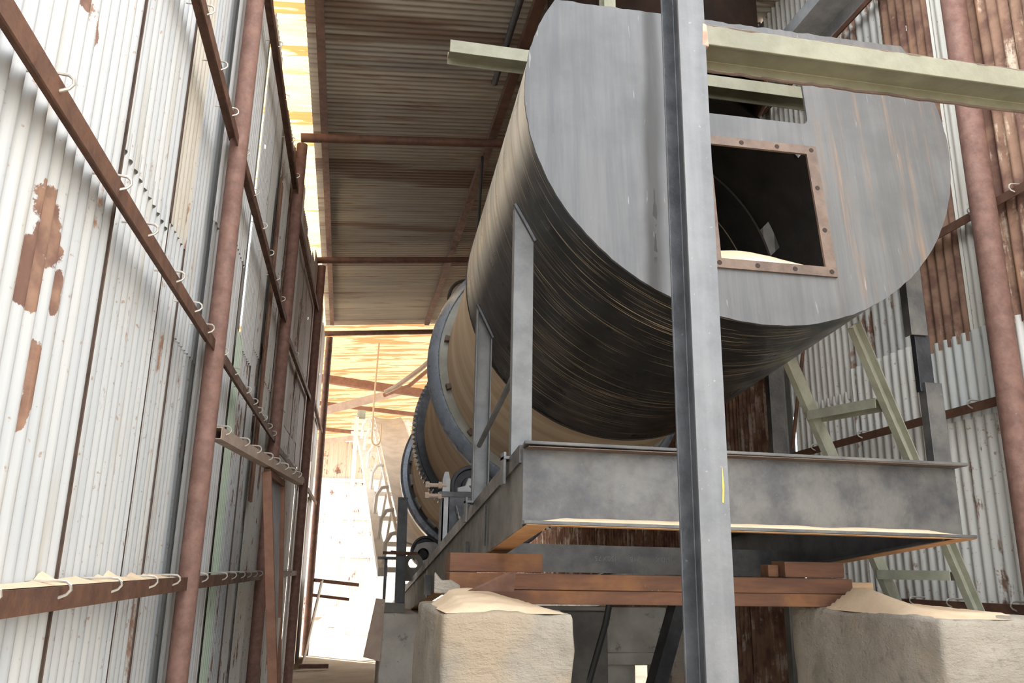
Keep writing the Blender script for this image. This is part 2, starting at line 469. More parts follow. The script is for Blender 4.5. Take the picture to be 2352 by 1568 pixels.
wl = struct_root('wall_left', (-.8, 0, 0))
def L(y, off=0.): return (wx(y) - off, y)
GAL = (.47,.49,.51); GAL2 = (.50,.52,.54); DULL = (.66,.66,.64); G3 = (.70,.71,.72); TAN = (.50,.45,.37)
def lsheet(y0, y1, z0, z1, col, rust, off=0., mat='sheet', **k):
    return corr('corrugated_sheet', wl, L(y0, off), L(y1, off), z0, z1, (1, 0, 0), M[mat], (*col, rust), **k)
TOP = 5.74
lsheet(-1.0, .9, 0, 3.1, GAL, .34); lsheet(-1.0, .9, 3.0, TOP, GAL, .34, -.006)
lsheet(.84, 1.72, 0, 3.1, GAL, .35, .012); lsheet(.84, 1.72, 3.0, TOP, GAL, .34, .006)
lsheet(1.64, 2.64, 0, 4.1, GAL, .36, .008, 'sheet_flaked'); lsheet(1.64, 2.64, 4.0, TOP, GAL, .35, 0)
lsheet(2.56, 3.50, 0, 2.95, GAL2, .385, .04); lsheet(2.56, 3.50, 2.86, TOP, GAL, .38, .034)
lsheet(3.40, 3.95, 0, 3.0, GAL2, .40, .062); lsheet(3.40, 3.95, 2.95, TOP, TAN, .38, .055)
lsheet(3.87, 5.0, 0, 2.6, GAL2, .39, .085); lsheet(3.87, 5.0, 2.55, TOP, GAL2, .36, .078)
lsheet(4.40, 5.06, 0, 3.4, G3, .35, .02); lsheet(4.40, 5.06, 3.3, TOP, G3, .36, .012)
lsheet(4.98, 5.62, 0, 3.6, G3, .36, .036); lsheet(4.98, 5.72, 3.5, TOP-.05, G3, .36, .03)
lsheet(5.69, 6.0, 0, 3.05, G3, .35, .03, 'mint', amp=.006)
lsheet(5.55, 6.05, 0, TOP, (.16,.16,.16), .37, .07)
lsheet(5.96, 6.62, 0, 3.1, G3, .43, .05); lsheet(5.96, 6.62, 3.0, TOP+.03, G3, .37, .04, holes=((.16, 4.66, .008, .016),))
lsheet(6.54, 7.2, 0, 3.3, G3, .41, .066); lsheet(6.54, 7.2, 3.2, TOP, DULL, .38, .058, holes=((.36, 4.62, .008, .016),))
lsheet(7.12, 7.34, 2.0, 4.9, (.30,.16,.08), .62, .012); lsheet(7.12, 7.9, 0, TOP, DULL, .44, .08)
lsheet(7.36, 8.7, 0, 3.2, DULL, .42, .05); lsheet(7.36, 8.7, 3.1, TOP, DULL, .4, .042, holes=((.36, 4.54, .008, .016),))
def rust_shadow_edge(y, z0, z1, off, f=1.):  # rusty cut edge, its dark strip also painting the shadow line of the lap
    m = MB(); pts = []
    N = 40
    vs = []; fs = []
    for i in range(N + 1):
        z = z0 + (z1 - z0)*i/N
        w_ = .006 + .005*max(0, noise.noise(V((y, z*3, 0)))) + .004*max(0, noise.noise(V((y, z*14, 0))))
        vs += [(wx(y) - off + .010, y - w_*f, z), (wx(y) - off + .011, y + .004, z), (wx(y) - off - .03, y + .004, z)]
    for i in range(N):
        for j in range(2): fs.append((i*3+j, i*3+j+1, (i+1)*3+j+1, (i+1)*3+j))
    m.add(vs, fs).build('rust_shadow_edge', M['window_frame'], wl)
rust_shadow_edge(2.64, 0, TOP, .004, .75); rust_shadow_edge(3.50, 0, 2.95, .04, .3); rust_shadow_edge(3.50, 2.9, TOP, .034, .3); rust_shadow_edge(3.95, 0, TOP, .058, .25)
rust_shadow_edge(5.06, 0, TOP, .016); rust_shadow_edge(5.62, 0, 3.6, .036); rust_shadow_edge(6.62, 0, TOP, .045)
y = 8.1
k = 0
while y < 15.5:
    w = random.choice((.45, .62, .74, .8)); y1 = min(y + w, 15.55)
    if y1 - y < .25: break
    h = TOP + random.uniform(-.25, .12)
    zz = random.uniform(2.4, 3.6)
    o1 = random.choice((.01, .02, .03))
    ov = .05 if k % 4 else .0
    lsheet(y, y1 + ov, 0, zz, random.choice((DULL, (.46,.42,.38), (.40,.33,.28))), random.choice((.36,.38,.41)), o1)
    lsheet(y, y1 + ov, zz - .1, h, random.choice((DULL, (.44,.39,.35), (.40,.31,.25))), random.choice((.36,.39,.42)), o1 - .008,
           holes=((.2, 4.7, .008, .018),) if k % 3 == 1 else ())
    y = y1; k += 1

HOOKG = 'hook bolts'
def hook_mb(p, ax, inw, s=1., flip=1):
    """J bolt over a girt: p on the girt's top edge, ax along the girt, inw into the room"""
    p, ax, inw = V(p), V(ax).normalized(), V(inw).normalized()
    up = V((0, 0, 1))
    path = [(-.05,.012),(-.01,.014),(.03,.015),(.055,.013),(.066,.004),(.067,-.008),(.058,-.02),(.035,-.03)]
    tilt = random.uniform(-.35, .35)
    pts = [p + inw * a * s + up * (b * s) + ax * (tilt * .3 * max(0, a) * s + (.0 if i < 5 else .004)) for i, (a, b) in enumerate(path)]
    return MB().tube(pts, .0042, 6)

def girt(name, label, p0, p1, inw, hooks, mat='rust_steel', size=.05, hs=1.):
    p0, p1 = V(p0), V(p1); inw = V(inw)
    g = thing(name, label, 'girt', (p0 + p1) / 2)
    ax = (p1 - p0).normalized()
    MB().prism([(0, 0), (size, 0), (size, -size), (size-.006, -size), (size-.006, -.006), (0, -.006)], p0, p1, inw, (0, 0, 1)).build('angle_bar', M[mat], g)
    for h in hooks:
        q = p0 + (p1 - p0) * h
        hook_mb(q + inw * size * .35, ax, inw, hs).build('hook_bolt', M['galv_wire'], g, smooth=True)
    return g

def lgirt(label, y0, y1, z0, z1, hooks, size=.06, n=4):
    # one straight angle per bay, between two posts
    return girt('wall_girt', label, (wx(y0) + .012, y0, z0), (wx(y1) + .012, y1, z1), (1, 0, 0), hooks, size=size)

lgirt('sand heaped rusty girt at eye level on the left wall, nearest bay', .2, 4.4, 1.435, 1.435, [.32,.42,.535,.66,.79,.9])
lgirt('long rusty angle girt slanting across the upper left of the left wall, nearest bay', .2, 4.4, 2.565, 2.62, [.40,.53,.62,.74,.84,.93])
lgirt('topmost rusty angle girt of the nearest left wall bay, before the first pipe post', .2, 4.4, 3.76, 3.79, [.55,.72,.82,.92])
lgirt('rusty girt at eye level behind the first pipe post, crossing the mint strip', 4.4, 8.05, 1.435, 1.43, [.1,.3,.42,.55,.66,.78,.9])
lgirt('rusty girt slanting down behind the first pipe post at mid height', 4.4, 8.05, 2.63, 2.66, [.06,.2,.36,.48,.58,.68,.8,.92])
lgirt('rusty girt in the second left bay between mid height and topmost girts', 4.4, 8.05, 3.82, 3.83, [.05,.2,.35,.5,.66,.82])
lgirt('dark angle girt near the top of the left wall in the second bay', 4.4, 8.05, 5.17, 5.20, [.3,.5,.7,.9])
lgirt('dark angle girt low on the left wall behind the leaning door frame', 8.05, 11.65, 1.43, 1.43, [.3,.7])
lgirt('dark angle girt at mid height of the left wall in the third bay', 8.05, 11.65, 2.62, 2.62, [.3,.6])
lgirt('dark angle girt in the third left wall bay just above the mid height one', 8.05, 11.65, 3.75, 3.75, [.3,.6])
lgirt('dark angle girt near the eave of the third left wall bay', 8.05, 11.65, 5.05, 5.05, [])
lgirt('dark angle girt at mid height of the farthest left wall bay', 11.65, 15.5, 2.6, 2.6, [])
lgirt('dark angle girt high up in the farthest left wall bay', 11.65, 15.5, 3.9, 3.9, [])

def pipe_post(label, x, y, r, z1, mat='rust_pipe'):
    return tag(MB().tube([(x, y, 0), (x, y, z1/2), (x, y, z1)], r, 20).build('pipe_post', M[mat], None, smooth=True), label, 'post')
pipe_post('thick rusty pipe post standing nearest on the left against the corrugated wall', -.725, 4.4, .05, 5.9)
pipe_post('rusty pipe post of the left wall behind the leaning door frame', -.70, 8.05, .055, 5.72)
pipe_post('dark pipe post of the left wall, the one third along from the camera', -.578, 11.65, .058, 5.70)
pipe_post('slim dark pipe post at the far end of the left wall beside the bright opening', -.523, 15.6, .062, 5.70, 'rust_steel')

# sand ridge on the near girt
mb = MB(); vs = []; fs = []
N = 70
for i in range(N + 1):
    y = 2.0 + 2.1 * i / N
    nn = noise.noise(V((y*3.5, 0, 5))); pk = max(0, noise.noise(V((y*9, 2, 5))))
    h = max(.004, (.012 + .022 * nn + .06 * pk) * (math.sin(PI * min(1, max(0, (y - 2.0) / 2.1))) ** .4))
    x0 = wx(y) - .0; xi = wx(y) + .06
    vs += [(x0, y, 1.437), (x0 + .004, y, 1.437 + h), (x0 + .028, y, 1.437 + h*.6), (xi, y, 1.437)]
for i in range(N):
    for j in range(3): fs.append((i*4+j, i*4+j+1, (i+1)*4+j+1, (i+1)*4+j))
mb.add(vs, fs)
tag(mb.build('sand_ridge', M['sand'], None), 'ridge of tan sand lying along the eye level girt of the left wall', 'sand', kind='stuff')

# ------------------------------------------------------------------ right wall
wr = struct_root('wall_right', (3.4, 0, 0))
RX = 3.42
def rsheet(y0, y1, z0, z1, col, rust, off=0., **k):
    return corr('corrugated_sheet', wr, (RX + off, y0), (RX + off, y1), z0, z1, (-1, 0, 0), M['sheet'], (*col, rust), amp=.012, **k)
LG = (.78,.78,.75); RU = (.42,.29,.21); RU2 = (.50,.34,.22); RU3 = (.36,.29,.25)
rsheet(-.5, 1.5, 0, 6.3, LG, .4); rsheet(1.45, 2.3, 0, 6.3, LG, .42, .006)
rsheet(2.25, 3.02, 0, 2.6, LG, .38, .012); rsheet(2.25, 3.02, 2.55, 6.3, RU2, .5, .006)
rsheet(2.98, 3.36, 0, 2.9, LG, .38, .006); rsheet(2.98, 3.36, 2.85, 6.4, RU2, .52, 0)
rsheet(3.33, 3.72, 0, 2.84, LG, .38, 0); rsheet(3.33, 3.66, 2.8, 6.4, RU2, .55, -.006)
rsheet(3.70, 4.42, 0, 2.42, LG, .41, .008); rsheet(3.70, 4.34, 2.36, 2.85, (.62,.66,.66), .33, .0)
rsheet(3.66, 3.92, 2.8, 6.4, (.60,.59,.53), .34, .004)
rsheet(3.90, 4.40, 2.8, 6.4, RU, .58, .01, holes=((.25, 5.01, .013, .02),))
rsheet(4.38, 5.1, 0, 2.9, LG, .39, .014); rsheet(4.36, 5.1, 2.84, 6.4, (.52,.53,.52), .42, .022)
rsheet(5.06, 5.92, 0, 2.75, LG, .38, .02); rsheet(5.06, 5.95, 2.7, 6.4, LG, .39, .028)
rsheet(5.98, 6.12, 0, 6.4, LG, .4, .02)
y = 6.1
rsheet(6.1, 6.95, 3.2, 6.4, LG, .38, -.03)
while y < 15.5:
    y1 = y + .74
    rsheet(y, y1 + .03, .84 if y1 > 8.8 and y < 9.8 else 0, 3.2, (.46,.36,.31), .53, .01); rsheet(y, y1 + .03, 3.1, 6.4, RU3, .58, 0.)
    y = y1
girt('wall_girt', 'dark angle girt low on the right wall just above the sandy pier top', (RX-.016, 2.0, 1.375), (RX-.016, 5.9, 1.36), (-1,0,0), [.33,.46,.58,.66,.8])
girt('wall_girt', 'dark angle girt of the right wall crossing behind the green ladder', (RX-.016, 2.0, 2.45), (RX-.016, 5.9, 2.40), (-1,0,0), [.49,.56,.75,.9])
girt('wall_girt', 'dark angle girt on the rusty upper right wall beside the round end plate', (RX-.016, 2.0, 3.50), (RX-.016, 5.9, 3.48), (-1,0,0), [.36,.44,.52])
girt('wall_girt', 'dark angle girt at the very top of the right wall near the roof', (RX-.016, 2.0, 5.42), (RX-.016, 8.9, 5.42), (-1,0,0), [])
pipe_post('thick rusty pipe post against the right wall', 3.30, 3.58, .066, 6.3, 'rust_pipe')
tag(MB().prism(channel(.15, .075), (3.33, 5.95, 0), (3.33, 5.95, 6.3), (0, -1, 0), (1, 0, 0)).build('channel_post', M['frame_dusty'], None),
    'dark channel post on the right wall behind the ladder', 'post')
tag(MB().tube([(3.3, 5.35, 3.5), (3.3, 5.74, 2.42)], .014, 8).build('brace_rod', M['rust_steel'], None, smooth=True),
    'thin dark brace rod crossing behind the ladder stringer', 'rod')
# boxed beam high along the right wall
tag(MB().prism(channel(.3, .1), (3.05, 3.9, 5.33), (3.05, 11.5, 5.33), (0, 0, -1), (1, 0, 0)).build('steel_beam', M['bracket'], None),
    'grey steel beam running high along the right wall behind the green beam', 'beam')

# ------------------------------------------------------------------ roof
ce = struct_root('ceiling', (1, 8, 6))
def zr(x, y): return 6.03 + .09 * (x + .5)
y = 3.9
k = 0
tints = [(.29,.26,.22),(.24,.225,.205),(.22,.175,.14),(.27,.255,.225),(.22,.205,.185),(.36,.33,.28)]
while y < 15.9:
    w = random.choice((.5, .62, .7, .45))
    y1 = min(y + w, 15.9)
    if 15.9 - y1 < .3: y1 = 15.9
    near = y < 9.0
    r1 = random.choice((.44,.5,.56,.47)) if near else random.choice((.36,.38,.46))
    roof_sheet('roof_sheet', ce, -.62, 3.6, y, y1, lambda x, yy: zr(x, yy), M['roof'], (*random.choice(tints), r1))
    y = y1; k += 1
y = 3.9; k = 0
while y < 15.9:
    y1 = min(y + .8, 15.9)
    roof_sheet('eave_sheet', ce, -1.35, -.60, y, y1, lambda x, yy: zr(x, yy) + .012, M['frp_eave'], (1,1,1,1))
    y = y1; k += 1

def rafter(label, y, zl, zrr, x0=-.72, x1=3.5, r=.048, mat='rust_steel'):
    z1 = zl + (zrr - zl) * (x1 - x0) / (1.35 - x0)
    return tag(MB().tube([(x0, y, zl), (x1, y, z1)], r, 14).build('roof_rafter', M[mat], None, smooth=True), label, 'rafter')
rafter('rusty pipe rafter crossing the roof above the second left post, nearest one in view', 8.05, 5.80, 5.99)
rafter('rusty pipe rafter crossing the roof at the third left post', 11.65, 5.78, 5.97)
rafter('dark pipe rafter at the far end of the dark roof, above the bright opening', 15.6, 5.76, 5.95)
def purlin(label, x, y0, y1, z, s=.07, mat='rust_steel'):
    return tag(MB().prism(angle(s, s), (x, y0, z), (x, y1, z), (1,0,0), (0,0,1)).build('roof_purlin', M[mat], None), label, 'purlin')
purlin('rusty eave purlin along the left roof edge beside the glowing strip', -.53, 3.9, 15.6, 5.94, .075)
purlin('dark purlin running back along the roof just left of the drum hood', 1.27, 3.9, 15.6, 6.08, .09)
purlin('dark purlin along the roof over the right wall side', 2.9, 3.9, 15.6, 6.22, .09)
tag(MB().tube([(1.13, 4.0, 6.05), (1.14, 7.0, 6.05)], .03, 10).build('conduit_pipe', M['dark_steel'], None, smooth=True),
    'thin grey conduit pipe under the near roof beside the dark purlin', 'pipe')
# roof cable loop behind the hood
mb = MB(); pts = []
for i in range(21):
    a = i/20*PI*1.25 + 1.2
    pts.append((1.12 + .19*math.cos(a), 8.4, 4.28 + .22*math.sin(a)))
tag(mb.tube([(1.25, 8.4, 6.0), (1.22, 8.4, 5.0)] + pts, .018, 8).build('hanging_cable', M['cable'], None, smooth=True),
    'dark cable loop hanging from the roof behind the hood', 'cable')

# ------------------------------------------------------------------ kiln axis
AX = V((.017, .996, -.093)).normalized()
E1 = AX.cross(V((0, 0, 1))).normalized(); E2 = E1.cross(AX).normalized()
CC = V((1.66, 3.091, 3.50))
def K(t, r, deg):
    a = math.radians(deg)
    return CC + AX * t + (E1 * math.cos(a) + E2 * math.sin(a)) * r
def KX(t, x, y): return CC + AX * t + E1 * x + E2 * y

def lathe(profile, name, mat, parent, n=96, closed=True, a0=0., a1=360., uv=True, radial=None, smooth=True, angle=35):
    """profile of (t, r) swept round the kiln axis"""
    mb = MB(); vs = []; fs = []; uvl = []
    full = abs(a1 - a0) >= 359.9
    m = n if full else n + 1
    P = len(profile)
    for k in range(m):
        deg = a0 + (a1 - a0) * k / n
        for (t, r) in profile:
            rr = r if radial is None else radial(k, t, r)
            vs.append(K(t, rr, deg)); uvl.append((math.radians(deg) * r, t))
    for k in range(n):
        k2 = (k + 1) % m if full else k + 1
        for j in range(P if closed else P - 1):
            j2 = (j + 1) % P
            fs.append((k*P+j, k*P+j2, k2*P+j2, k2*P+j))
    if closed and not full:
        fs.append(tuple(range(P))); fs.append(tuple(range(n*P + P - 1, n*P - 1, -1)))
    mb.add(vs, fs); mb.uv = uvl
    return mb.build(name, mat, parent, smooth=smooth, angle=angle)

# --- rotating drum
dr = thing('rotary_drum', 'long tan rotary drum with bands sloping away behind the black hood', 'drum', K(5, 1.0, -90))
lathe([(1.93, .981), (9.9, .981), (9.9, .965), (1.93, .965)], 'drum_shell', M['drum'], dr, 128, True)
lathe([(1.62, .978), (1.93, .978), (1.93, .962), (1.62, .962)], 'drum_mouth', M['hood_inner'], dr, 128, True)
lathe([(1.94, .962), (9.88, .962), (9.88, .01), (9.87, .01), (9.87, .958), (1.94, .958)], 'drum_lining', M['hood_inner'], dr, 64, True)
ty = lathe([(3.56,1.045),(3.515,1.048),(3.50,1.058),(3.505,1.066),(3.53,1.088),(3.565,1.112),(3.60,1.128),(3.62,1.133),(3.69,1.133),(3.70,1.12),(3.70,1.045)],
           'riding_ring', M['tyre'], dr, 128); ty['label'] = 'polished blue grey steel ring nearest the hood'
lathe([(3.515,.975),(3.515,1.06),(3.60,1.06),(3.60,.975)], 'ring_flange', M['tyre_side'], ty, 128)
for a in range(-165, 190, 24):
    mb = MB(); e = math.radians(a)
    q = K(3.49, 1.0, a); rd = (K(3.49, 1.1, a) - K(3.49, 1.0, a)).normalized(); tg = AX.cross(rd)
    mb.prism([(-.02,-.025),(.02,-.025),(.025,.02),(-.025,.02)], q - AX*.03, q + AX*.05, tg, rd)
    mb.build('ring_lug', M['window_frame'], ty, bevel=.004)
lathe([(5.86,.975),(5.86,1.06),(5.90,1.06),(5.90,.975)], 'gear_flange', M['gear'], dr, 128)
NG = 132
def teeth(k, t, r):
    if r < 1.07: return r
    return r if k % 4 in (0, 1) else r - .035
lathe([(5.91,.99),(5.91,1.107),(6.05,1.107),(6.05,.99)], 'girth_gear', M['gear'], dr, NG*4, True, radial=teeth, smooth=False)
t2 = lathe([(8.05,1.0),(8.05,1.085),(8.07,1.105),(8.10,1.114),(8.24,1.114),(8.26,1.1),(8.26,1.0)], 'riding_ring', M['tyre'], dr, 128)
t2['label'] = 'dark blue steel ring at the far end of the drum'
lathe([(7.98,.975),(7.98,1.03),(8.06,1.03),(8.06,.975)], 'ring_flange', M['gear'], t2, 128)
for a in range(-170, 190, 18):
    mb = MB()
    q = K(7.92, .98, a); rd = (K(3.49, 1.1, a) - K(3.49, 1.0, a)).normalized(); tg = AX.cross(rd)
    mb.prism([(-.07,-.01),(.07,-.01),(.07,.03),(-.07,.03)], q - AX*.09, q + AX*.09, tg, rd)
    mb.build('ring_pad', M['bracket'], t2, bevel=.004)

# --- stationary hood
hd = thing('drum_hood', 'black scratched steel hood closed by a blue grey round end plate with two openings', 'hood', K(1.0, 1.02, -90))
HR = 1.017
CUT = .523
acut = math.degrees(math.asin(CUT / HR))
def shell_hole(t, a):      # inspection hole through the right side
    return 1.535 <= t <= 1.742 and 11.5 <= a <= 23.
ts = [0, .25, .6, 1.0, 1.3, 1.535, 1.742, 1.88, 2.0]
angs = [84 - k * 348 / 174 for k in range(175)]
angs = sorted(angs + [acut, -180 - acut, 11.5, 23.], reverse=True)
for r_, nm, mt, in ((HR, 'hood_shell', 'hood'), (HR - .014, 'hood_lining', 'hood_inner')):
    mb = MB(); vs = []; fs = []; uvl = []
    for a in angs:
        for t_ in ts:
            vs.append(K(t_, r_, a)); uvl.append((math.radians(a)*r_, t_))
    P = len(ts)
    for i in range(len(angs) - 1):
        am = (angs[i]+angs[i+1])/2
        for j in range(P - 1):
            tm = (ts[j]+ts[j+1])/2
            if shell_hole(tm, am): continue
            if (am > acut or am < -180-acut) and tm < .95: continue     # open above the cut-off front
            fs.append((i*P+j, i*P+j+1, (i+1)*P+j+1, (i+1)*P+j))
    mb.add(vs, fs); mb.uv = uvl
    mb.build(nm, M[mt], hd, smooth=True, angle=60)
lathe([(1.985,.985),(1.985,1.022),(2.0,1.022),(2.0,.985)], 'hood_lip', M['hood_inner'], hd, 96)

# end plate: flat plate with two cut openings
def poly_holes(outer, holes, thick):
    cu = bpy.data.curves.new('outline', 'CURVE'); cu.dimensions = '2D'; cu.fill_mode = 'BOTH'; cu.extrude = thick / 2
    for loop in [outer] + holes:
        sp = cu.splines.new('POLY'); sp.points.add(len(loop) - 1); sp.use_cyclic_u = True
        for p, (x, y) in zip(sp.points, loop): p.co = (x, y, 0, 1)
    ob = bpy.data.objects.new('outline', cu); COL.objects.link(ob)
    dg = bpy.context.evaluated_depsgraph_get()
    me = bpy.data.meshes.new_from_object(ob.evaluated_get(dg))
    bpy.data.objects.remove(ob); bpy.data.curves.remove(cu)
    return [v.co.copy() for v in me.vertices], [tuple(p.vertices) for p in me.polygons]

def rounded(x0, y0, x1, y1, r, n=5, skew=0):
    out = []
    for cx, cy, a0 in ((x1-r, y1-r, 0), (x0+r, y1-r, 90), (x0+r, y0+r, 180), (x1-r, y0+r, 270)):
        for k in range(n + 1):
            a = math.radians(a0 + 90*k/n); out.append((cx + r*math.cos(a), cy + r*math.sin(a)))
    return out
outer = []
for k in range(121):
    a = acut - k * (180 + 2*acut) / 120
    rr = HR + .004 + random.uniform(-.002, .002)
    outer.append((rr*math.cos(math.radians(a)), rr*math.sin(math.radians(a))))
xa, xb = outer[-1][0], outer[0][0]
top = []
for k in range(1, 60):
    x = xa + (xb - xa)*k/60
    top.append((x, CUT + .006*noise.noise(V((x*14, 0, 0))) + random.uniform(-.003, .003)))
outer += top
W1 = rounded(-.27, -.006, .308, .30, .03)
W2 = [(-.21,-.75),(.295,-.75),(.286,-.165),(-.21,-.165)]
vs, fs = poly_holes(outer, [W1, W2], .012)
PR = CC
def plate_obj(vs, fs, name, mat, parent, z=0, smooth=False):
    # plate frame: x = E1, z = E2, y = AX ; kept as the object's own axes so the marks follow the plate
    me = bpy.data.meshes.new(name)
    me.from_pydata([V((p[0], p[2] + z, p[1])) for p in vs], [], fs)
    bm = bmesh.new(); bm.from_mesh(me); bmesh.ops.recalc_face_normals(bm, faces=bm.faces); bm.to_mesh(me); bm.free()
    me.materials.append(mat)
    o = bpy.data.objects.new(name, me); COL.objects.link(o)
    rot = Matrix((E1, AX, E2)).transposed().to_4x4()
    o.parent = parent
    o.matrix_local = Matrix.Translation(CC - LOC[hd.name]) @ rot
    return o
pl = plate_obj(vs, fs, 'end_plate', M['plate'], hd)
def plate_child(mb, name, mat, **k):
    me_o = mb.build(name, mat, pl, **k)
    me_o.matrix_parent_inverse = pl.matrix_local.inverted()
    return me_o
# weld bead round the plate, torch cut rim of the top edge and of the small opening
mb = MB(); mb.tube([KX(-.006 + random.uniform(-.001,.001), x*1.001, y_*1.001) for x, y_ in outer[:121]], .008, 6)
plate_child(mb, 'weld_bead', M['strut'], smooth=True)
mb = MB(); mb.tube([KX(0, xa, CUT)] + [KX(random.uniform(-.003,.003), x, y_ + random.uniform(-.003,.004)) for x, y_ in top] + [KX(0, xb, CUT)], .0095, 6)
plate_child(mb, 'cut_edge', M['rust_edge'], smooth=True)
mb = MB(); mb.tube([KX(-.004, x, y_) for x, y_ in W1] + [KX(-.004, *W1[0])], .009, 6)
plate_child(mb, 'opening_rim', M['rust_edge'], smooth=True)
# bolted frame round the large opening
fw = .052
o2 = [(-.24,-.782),(.335,-.782),(.322,-.132),(-.24,-.132)]
i2 = [(-.19,-.738),(.284,-.738),(.272,-.176),(-.19,-.176)]
vs, fs = poly_holes(o2, [i2], .012)
fr = plate_obj(vs, fs, 'bolted_frame', M['window_frame'], pl, -.012)
fr.matrix_local = Matrix.Identity(4)
mb = MB()
for (x, y_) in [(-.2,-.154),(-.04,-.154),(.13,-.154),(.297,-.154),(.300,-.35),(.305,-.56),(.309,-.76),(.14,-.76),(-.03,-.76),(-.2,-.76)]:
    h_o = MB().tube([KX(-.0195, x, y_), KX(-.0175, x, y_)], .011, 10).build('bolt_hole', M['hole'], fr)
    h_o.matrix_parent_inverse = pl.matrix_local.inverted()

# sand inside the hood behind the opening
mb = MB(); vs = []; fs = []
NX, NY = 40, 24
for j in range(NY + 1):
    for i in range(NX + 1):
        x = -.5 + 1.02 * i / NX; t_ = .012 + .75 * j / NY
        hh = -.75 + .20 * math.exp(-((x - .02) / .55) ** 2) * (1 if t_ < .3 else math.exp(-((t_-.3)/.3)**2)) * min(1, .08 + t_*3.7) + .006*noise.noise(V((x*12, t_*12, 0)))
        hh = max(hh, -math.sqrt(max(0, .985**2 - x*x)) )
        vs.append(KX(t_, x, hh))
for j in range(NY):
    for i in range(NX): fs.append((j*(NX+1)+i, j*(NX+1)+i+1, (j+1)*(NX+1)+i+1, (j+1)*(NX+1)+i))
mb.add(vs, fs)
tag(mb.build('sand_heap', M['sand'], None, smooth=True), 'tan sand heaped inside the hood behind the large opening', 'sand', kind='stuff')

# ------------------------------------------------------------------ base frame
def FR(s, x, dz): # point on the frame: s along the slope from the front, x across, dz below the top
    return V((x + .017*s, 3.0 + .996*s, 1.963 - .093*s - dz))
bf = thing('base_frame', 'heavy grey channel frame carrying the drum, open bright lower flange at the front', 'frame', (1.58, 3.0, 1.65))
FH, FB = .305, .09
UPF = (AX.cross(V((1,0,0)))).normalized()
if UPF.z < 0: UPF = -UPF
# channels with flanges outward, mitred at the front corners
prof = channel(FH, FB, .009, .013)
xl, xr, wl_, wr_ = .637, 2.52, .648, 2.515
fc = MB().prism(prof, V((wl_, 3.0+FB, 1.963-FH/2)), V((wr_, 3.0+FB, 1.955-FH/2)), (0,-1,0), (0,0,1), cut0=lambda x, y: -.011*x/FB).build('front_channel', M['frame'], bf, bevel=.003)
mb = MB(); mb.prism(prof, V((wl_, 3.0+FB, 1.963-.0084-FH/2)), FR(11, wl_, FH/2), (1,0,0), (0,0,1))
sl = mb.build('side_channel', M['frame_dusty'], bf, bevel=.003)
MB().prism([(-.012,-.062),(0,-.062),(0,.006),(-.012,.006)], FR(.1, wl_, 0), FR(11, wl_, 0), (1,0,0), (0,0,1)).build('edge_strip', M['frame'], bf)
mb = MB(); mb.prism(prof, V((wr_, 3.0+FB, 1.955-.0084-FH/2)), FR(11, wr_, FH/2+.008), (-1,0,0), (0,0,1))
mb.build('side_channel', M['dark_steel'], bf, bevel=.003)
# orange rusty soffits of the outward flanges
def soffit(pts, nm='flange_soffit'):
    z = V((0,0,-.0025)); m = MB()
    m.add([V(p) + z for p in pts] + [V(p) - V((0,0,.0005)) for p in pts], [(0,1,2,3),(7,6,5,4),(0,4,5,1),(1,5,6,2),(2,6,7,3),(3,7,4,0)])
    return m.build(nm, M['rust_under'], bf)
def zb(s, o=0): return 1.963 - FH - .093*s - o
soffit([(wl_+.09,3.002,zb(0)),(xr-FB,3.002,zb(0)-.008),(xr-FB,3.09,zb(0)-.008),(wl_+.09,3.09,zb(0))])
soffit([(wl_,3.004,zb(0)),(wl_+FB,3.006,zb(0)),FR(9,wl_+FB,FH),FR(9,wl_,FH)])
soffit([(xr-.006,3.006,zb(0)-.008),FR(9,xr-.006,FH+.008),FR(9,xr-FB,FH+.008),(xr-FB,3.006,zb(0)-.008)])
MB().box((wl_ + .005, 3.003, 1.9405), (wr_ - .005, 3.078, 1.9435)).build('flange_soffit', M['window_frame'], bf)
# weld splice on the left web
MB().box((wl_-.006, 3.90, 1.60), (wl_+.002, 3.925, 1.79)).build('splice_plate', M['gear'], bf)
# cross channel with raised mill marks (it lies upside down)
cs = 1.62
zc = 1.565
cc = MB().prism(channel(.15, .075), (wl_+.01, 4.62, zc), (wr_-.01, 4.62, zc-.01), (0, 1, 0), (0, 0, 1)).build('cross_channel', M['frame'], bf)
MB().prism(channel(.15, .075), (wl_+.01, 6.9, zc-.2), (wr_-.01, 6.9, zc-.2), (0, 1, 0), (0, 0, 1)).build('cross_channel', M['frame'], bf)
def text_mesh(body, size, depth):
    cu = bpy.data.curves.new('t', 'FONT'); cu.body = body; cu.size = size; cu.extrude = depth
    ob = bpy.data.objects.new('t', cu); COL.objects.link(ob)
    dg = bpy.context.evaluated_depsgraph_get()
    me = bpy.data.meshes.new_from_object(ob.evaluated_get(dg))
    r = [v.co.copy() for v in me.vertices], [tuple(p.vertices) for p in me.polygons]
    bpy.data.objects.remove(ob); bpy.data.curves.remove(cu)
    return r
for body, x0 in (('150X75', 1.52), ('MB', 1.65), ('JSIDX', 1.85)):
    x = x0
    for ch in body:
        vs, fs = text_mesh(ch, .038, .0012)
        MB().add([V((x - p.x, 4.6185 - p.z, zc + .012 - p.y)) for p in vs], fs).build('mill_mark', M['mark'], cc)
        x -= max(p.x for p in vs) + .004

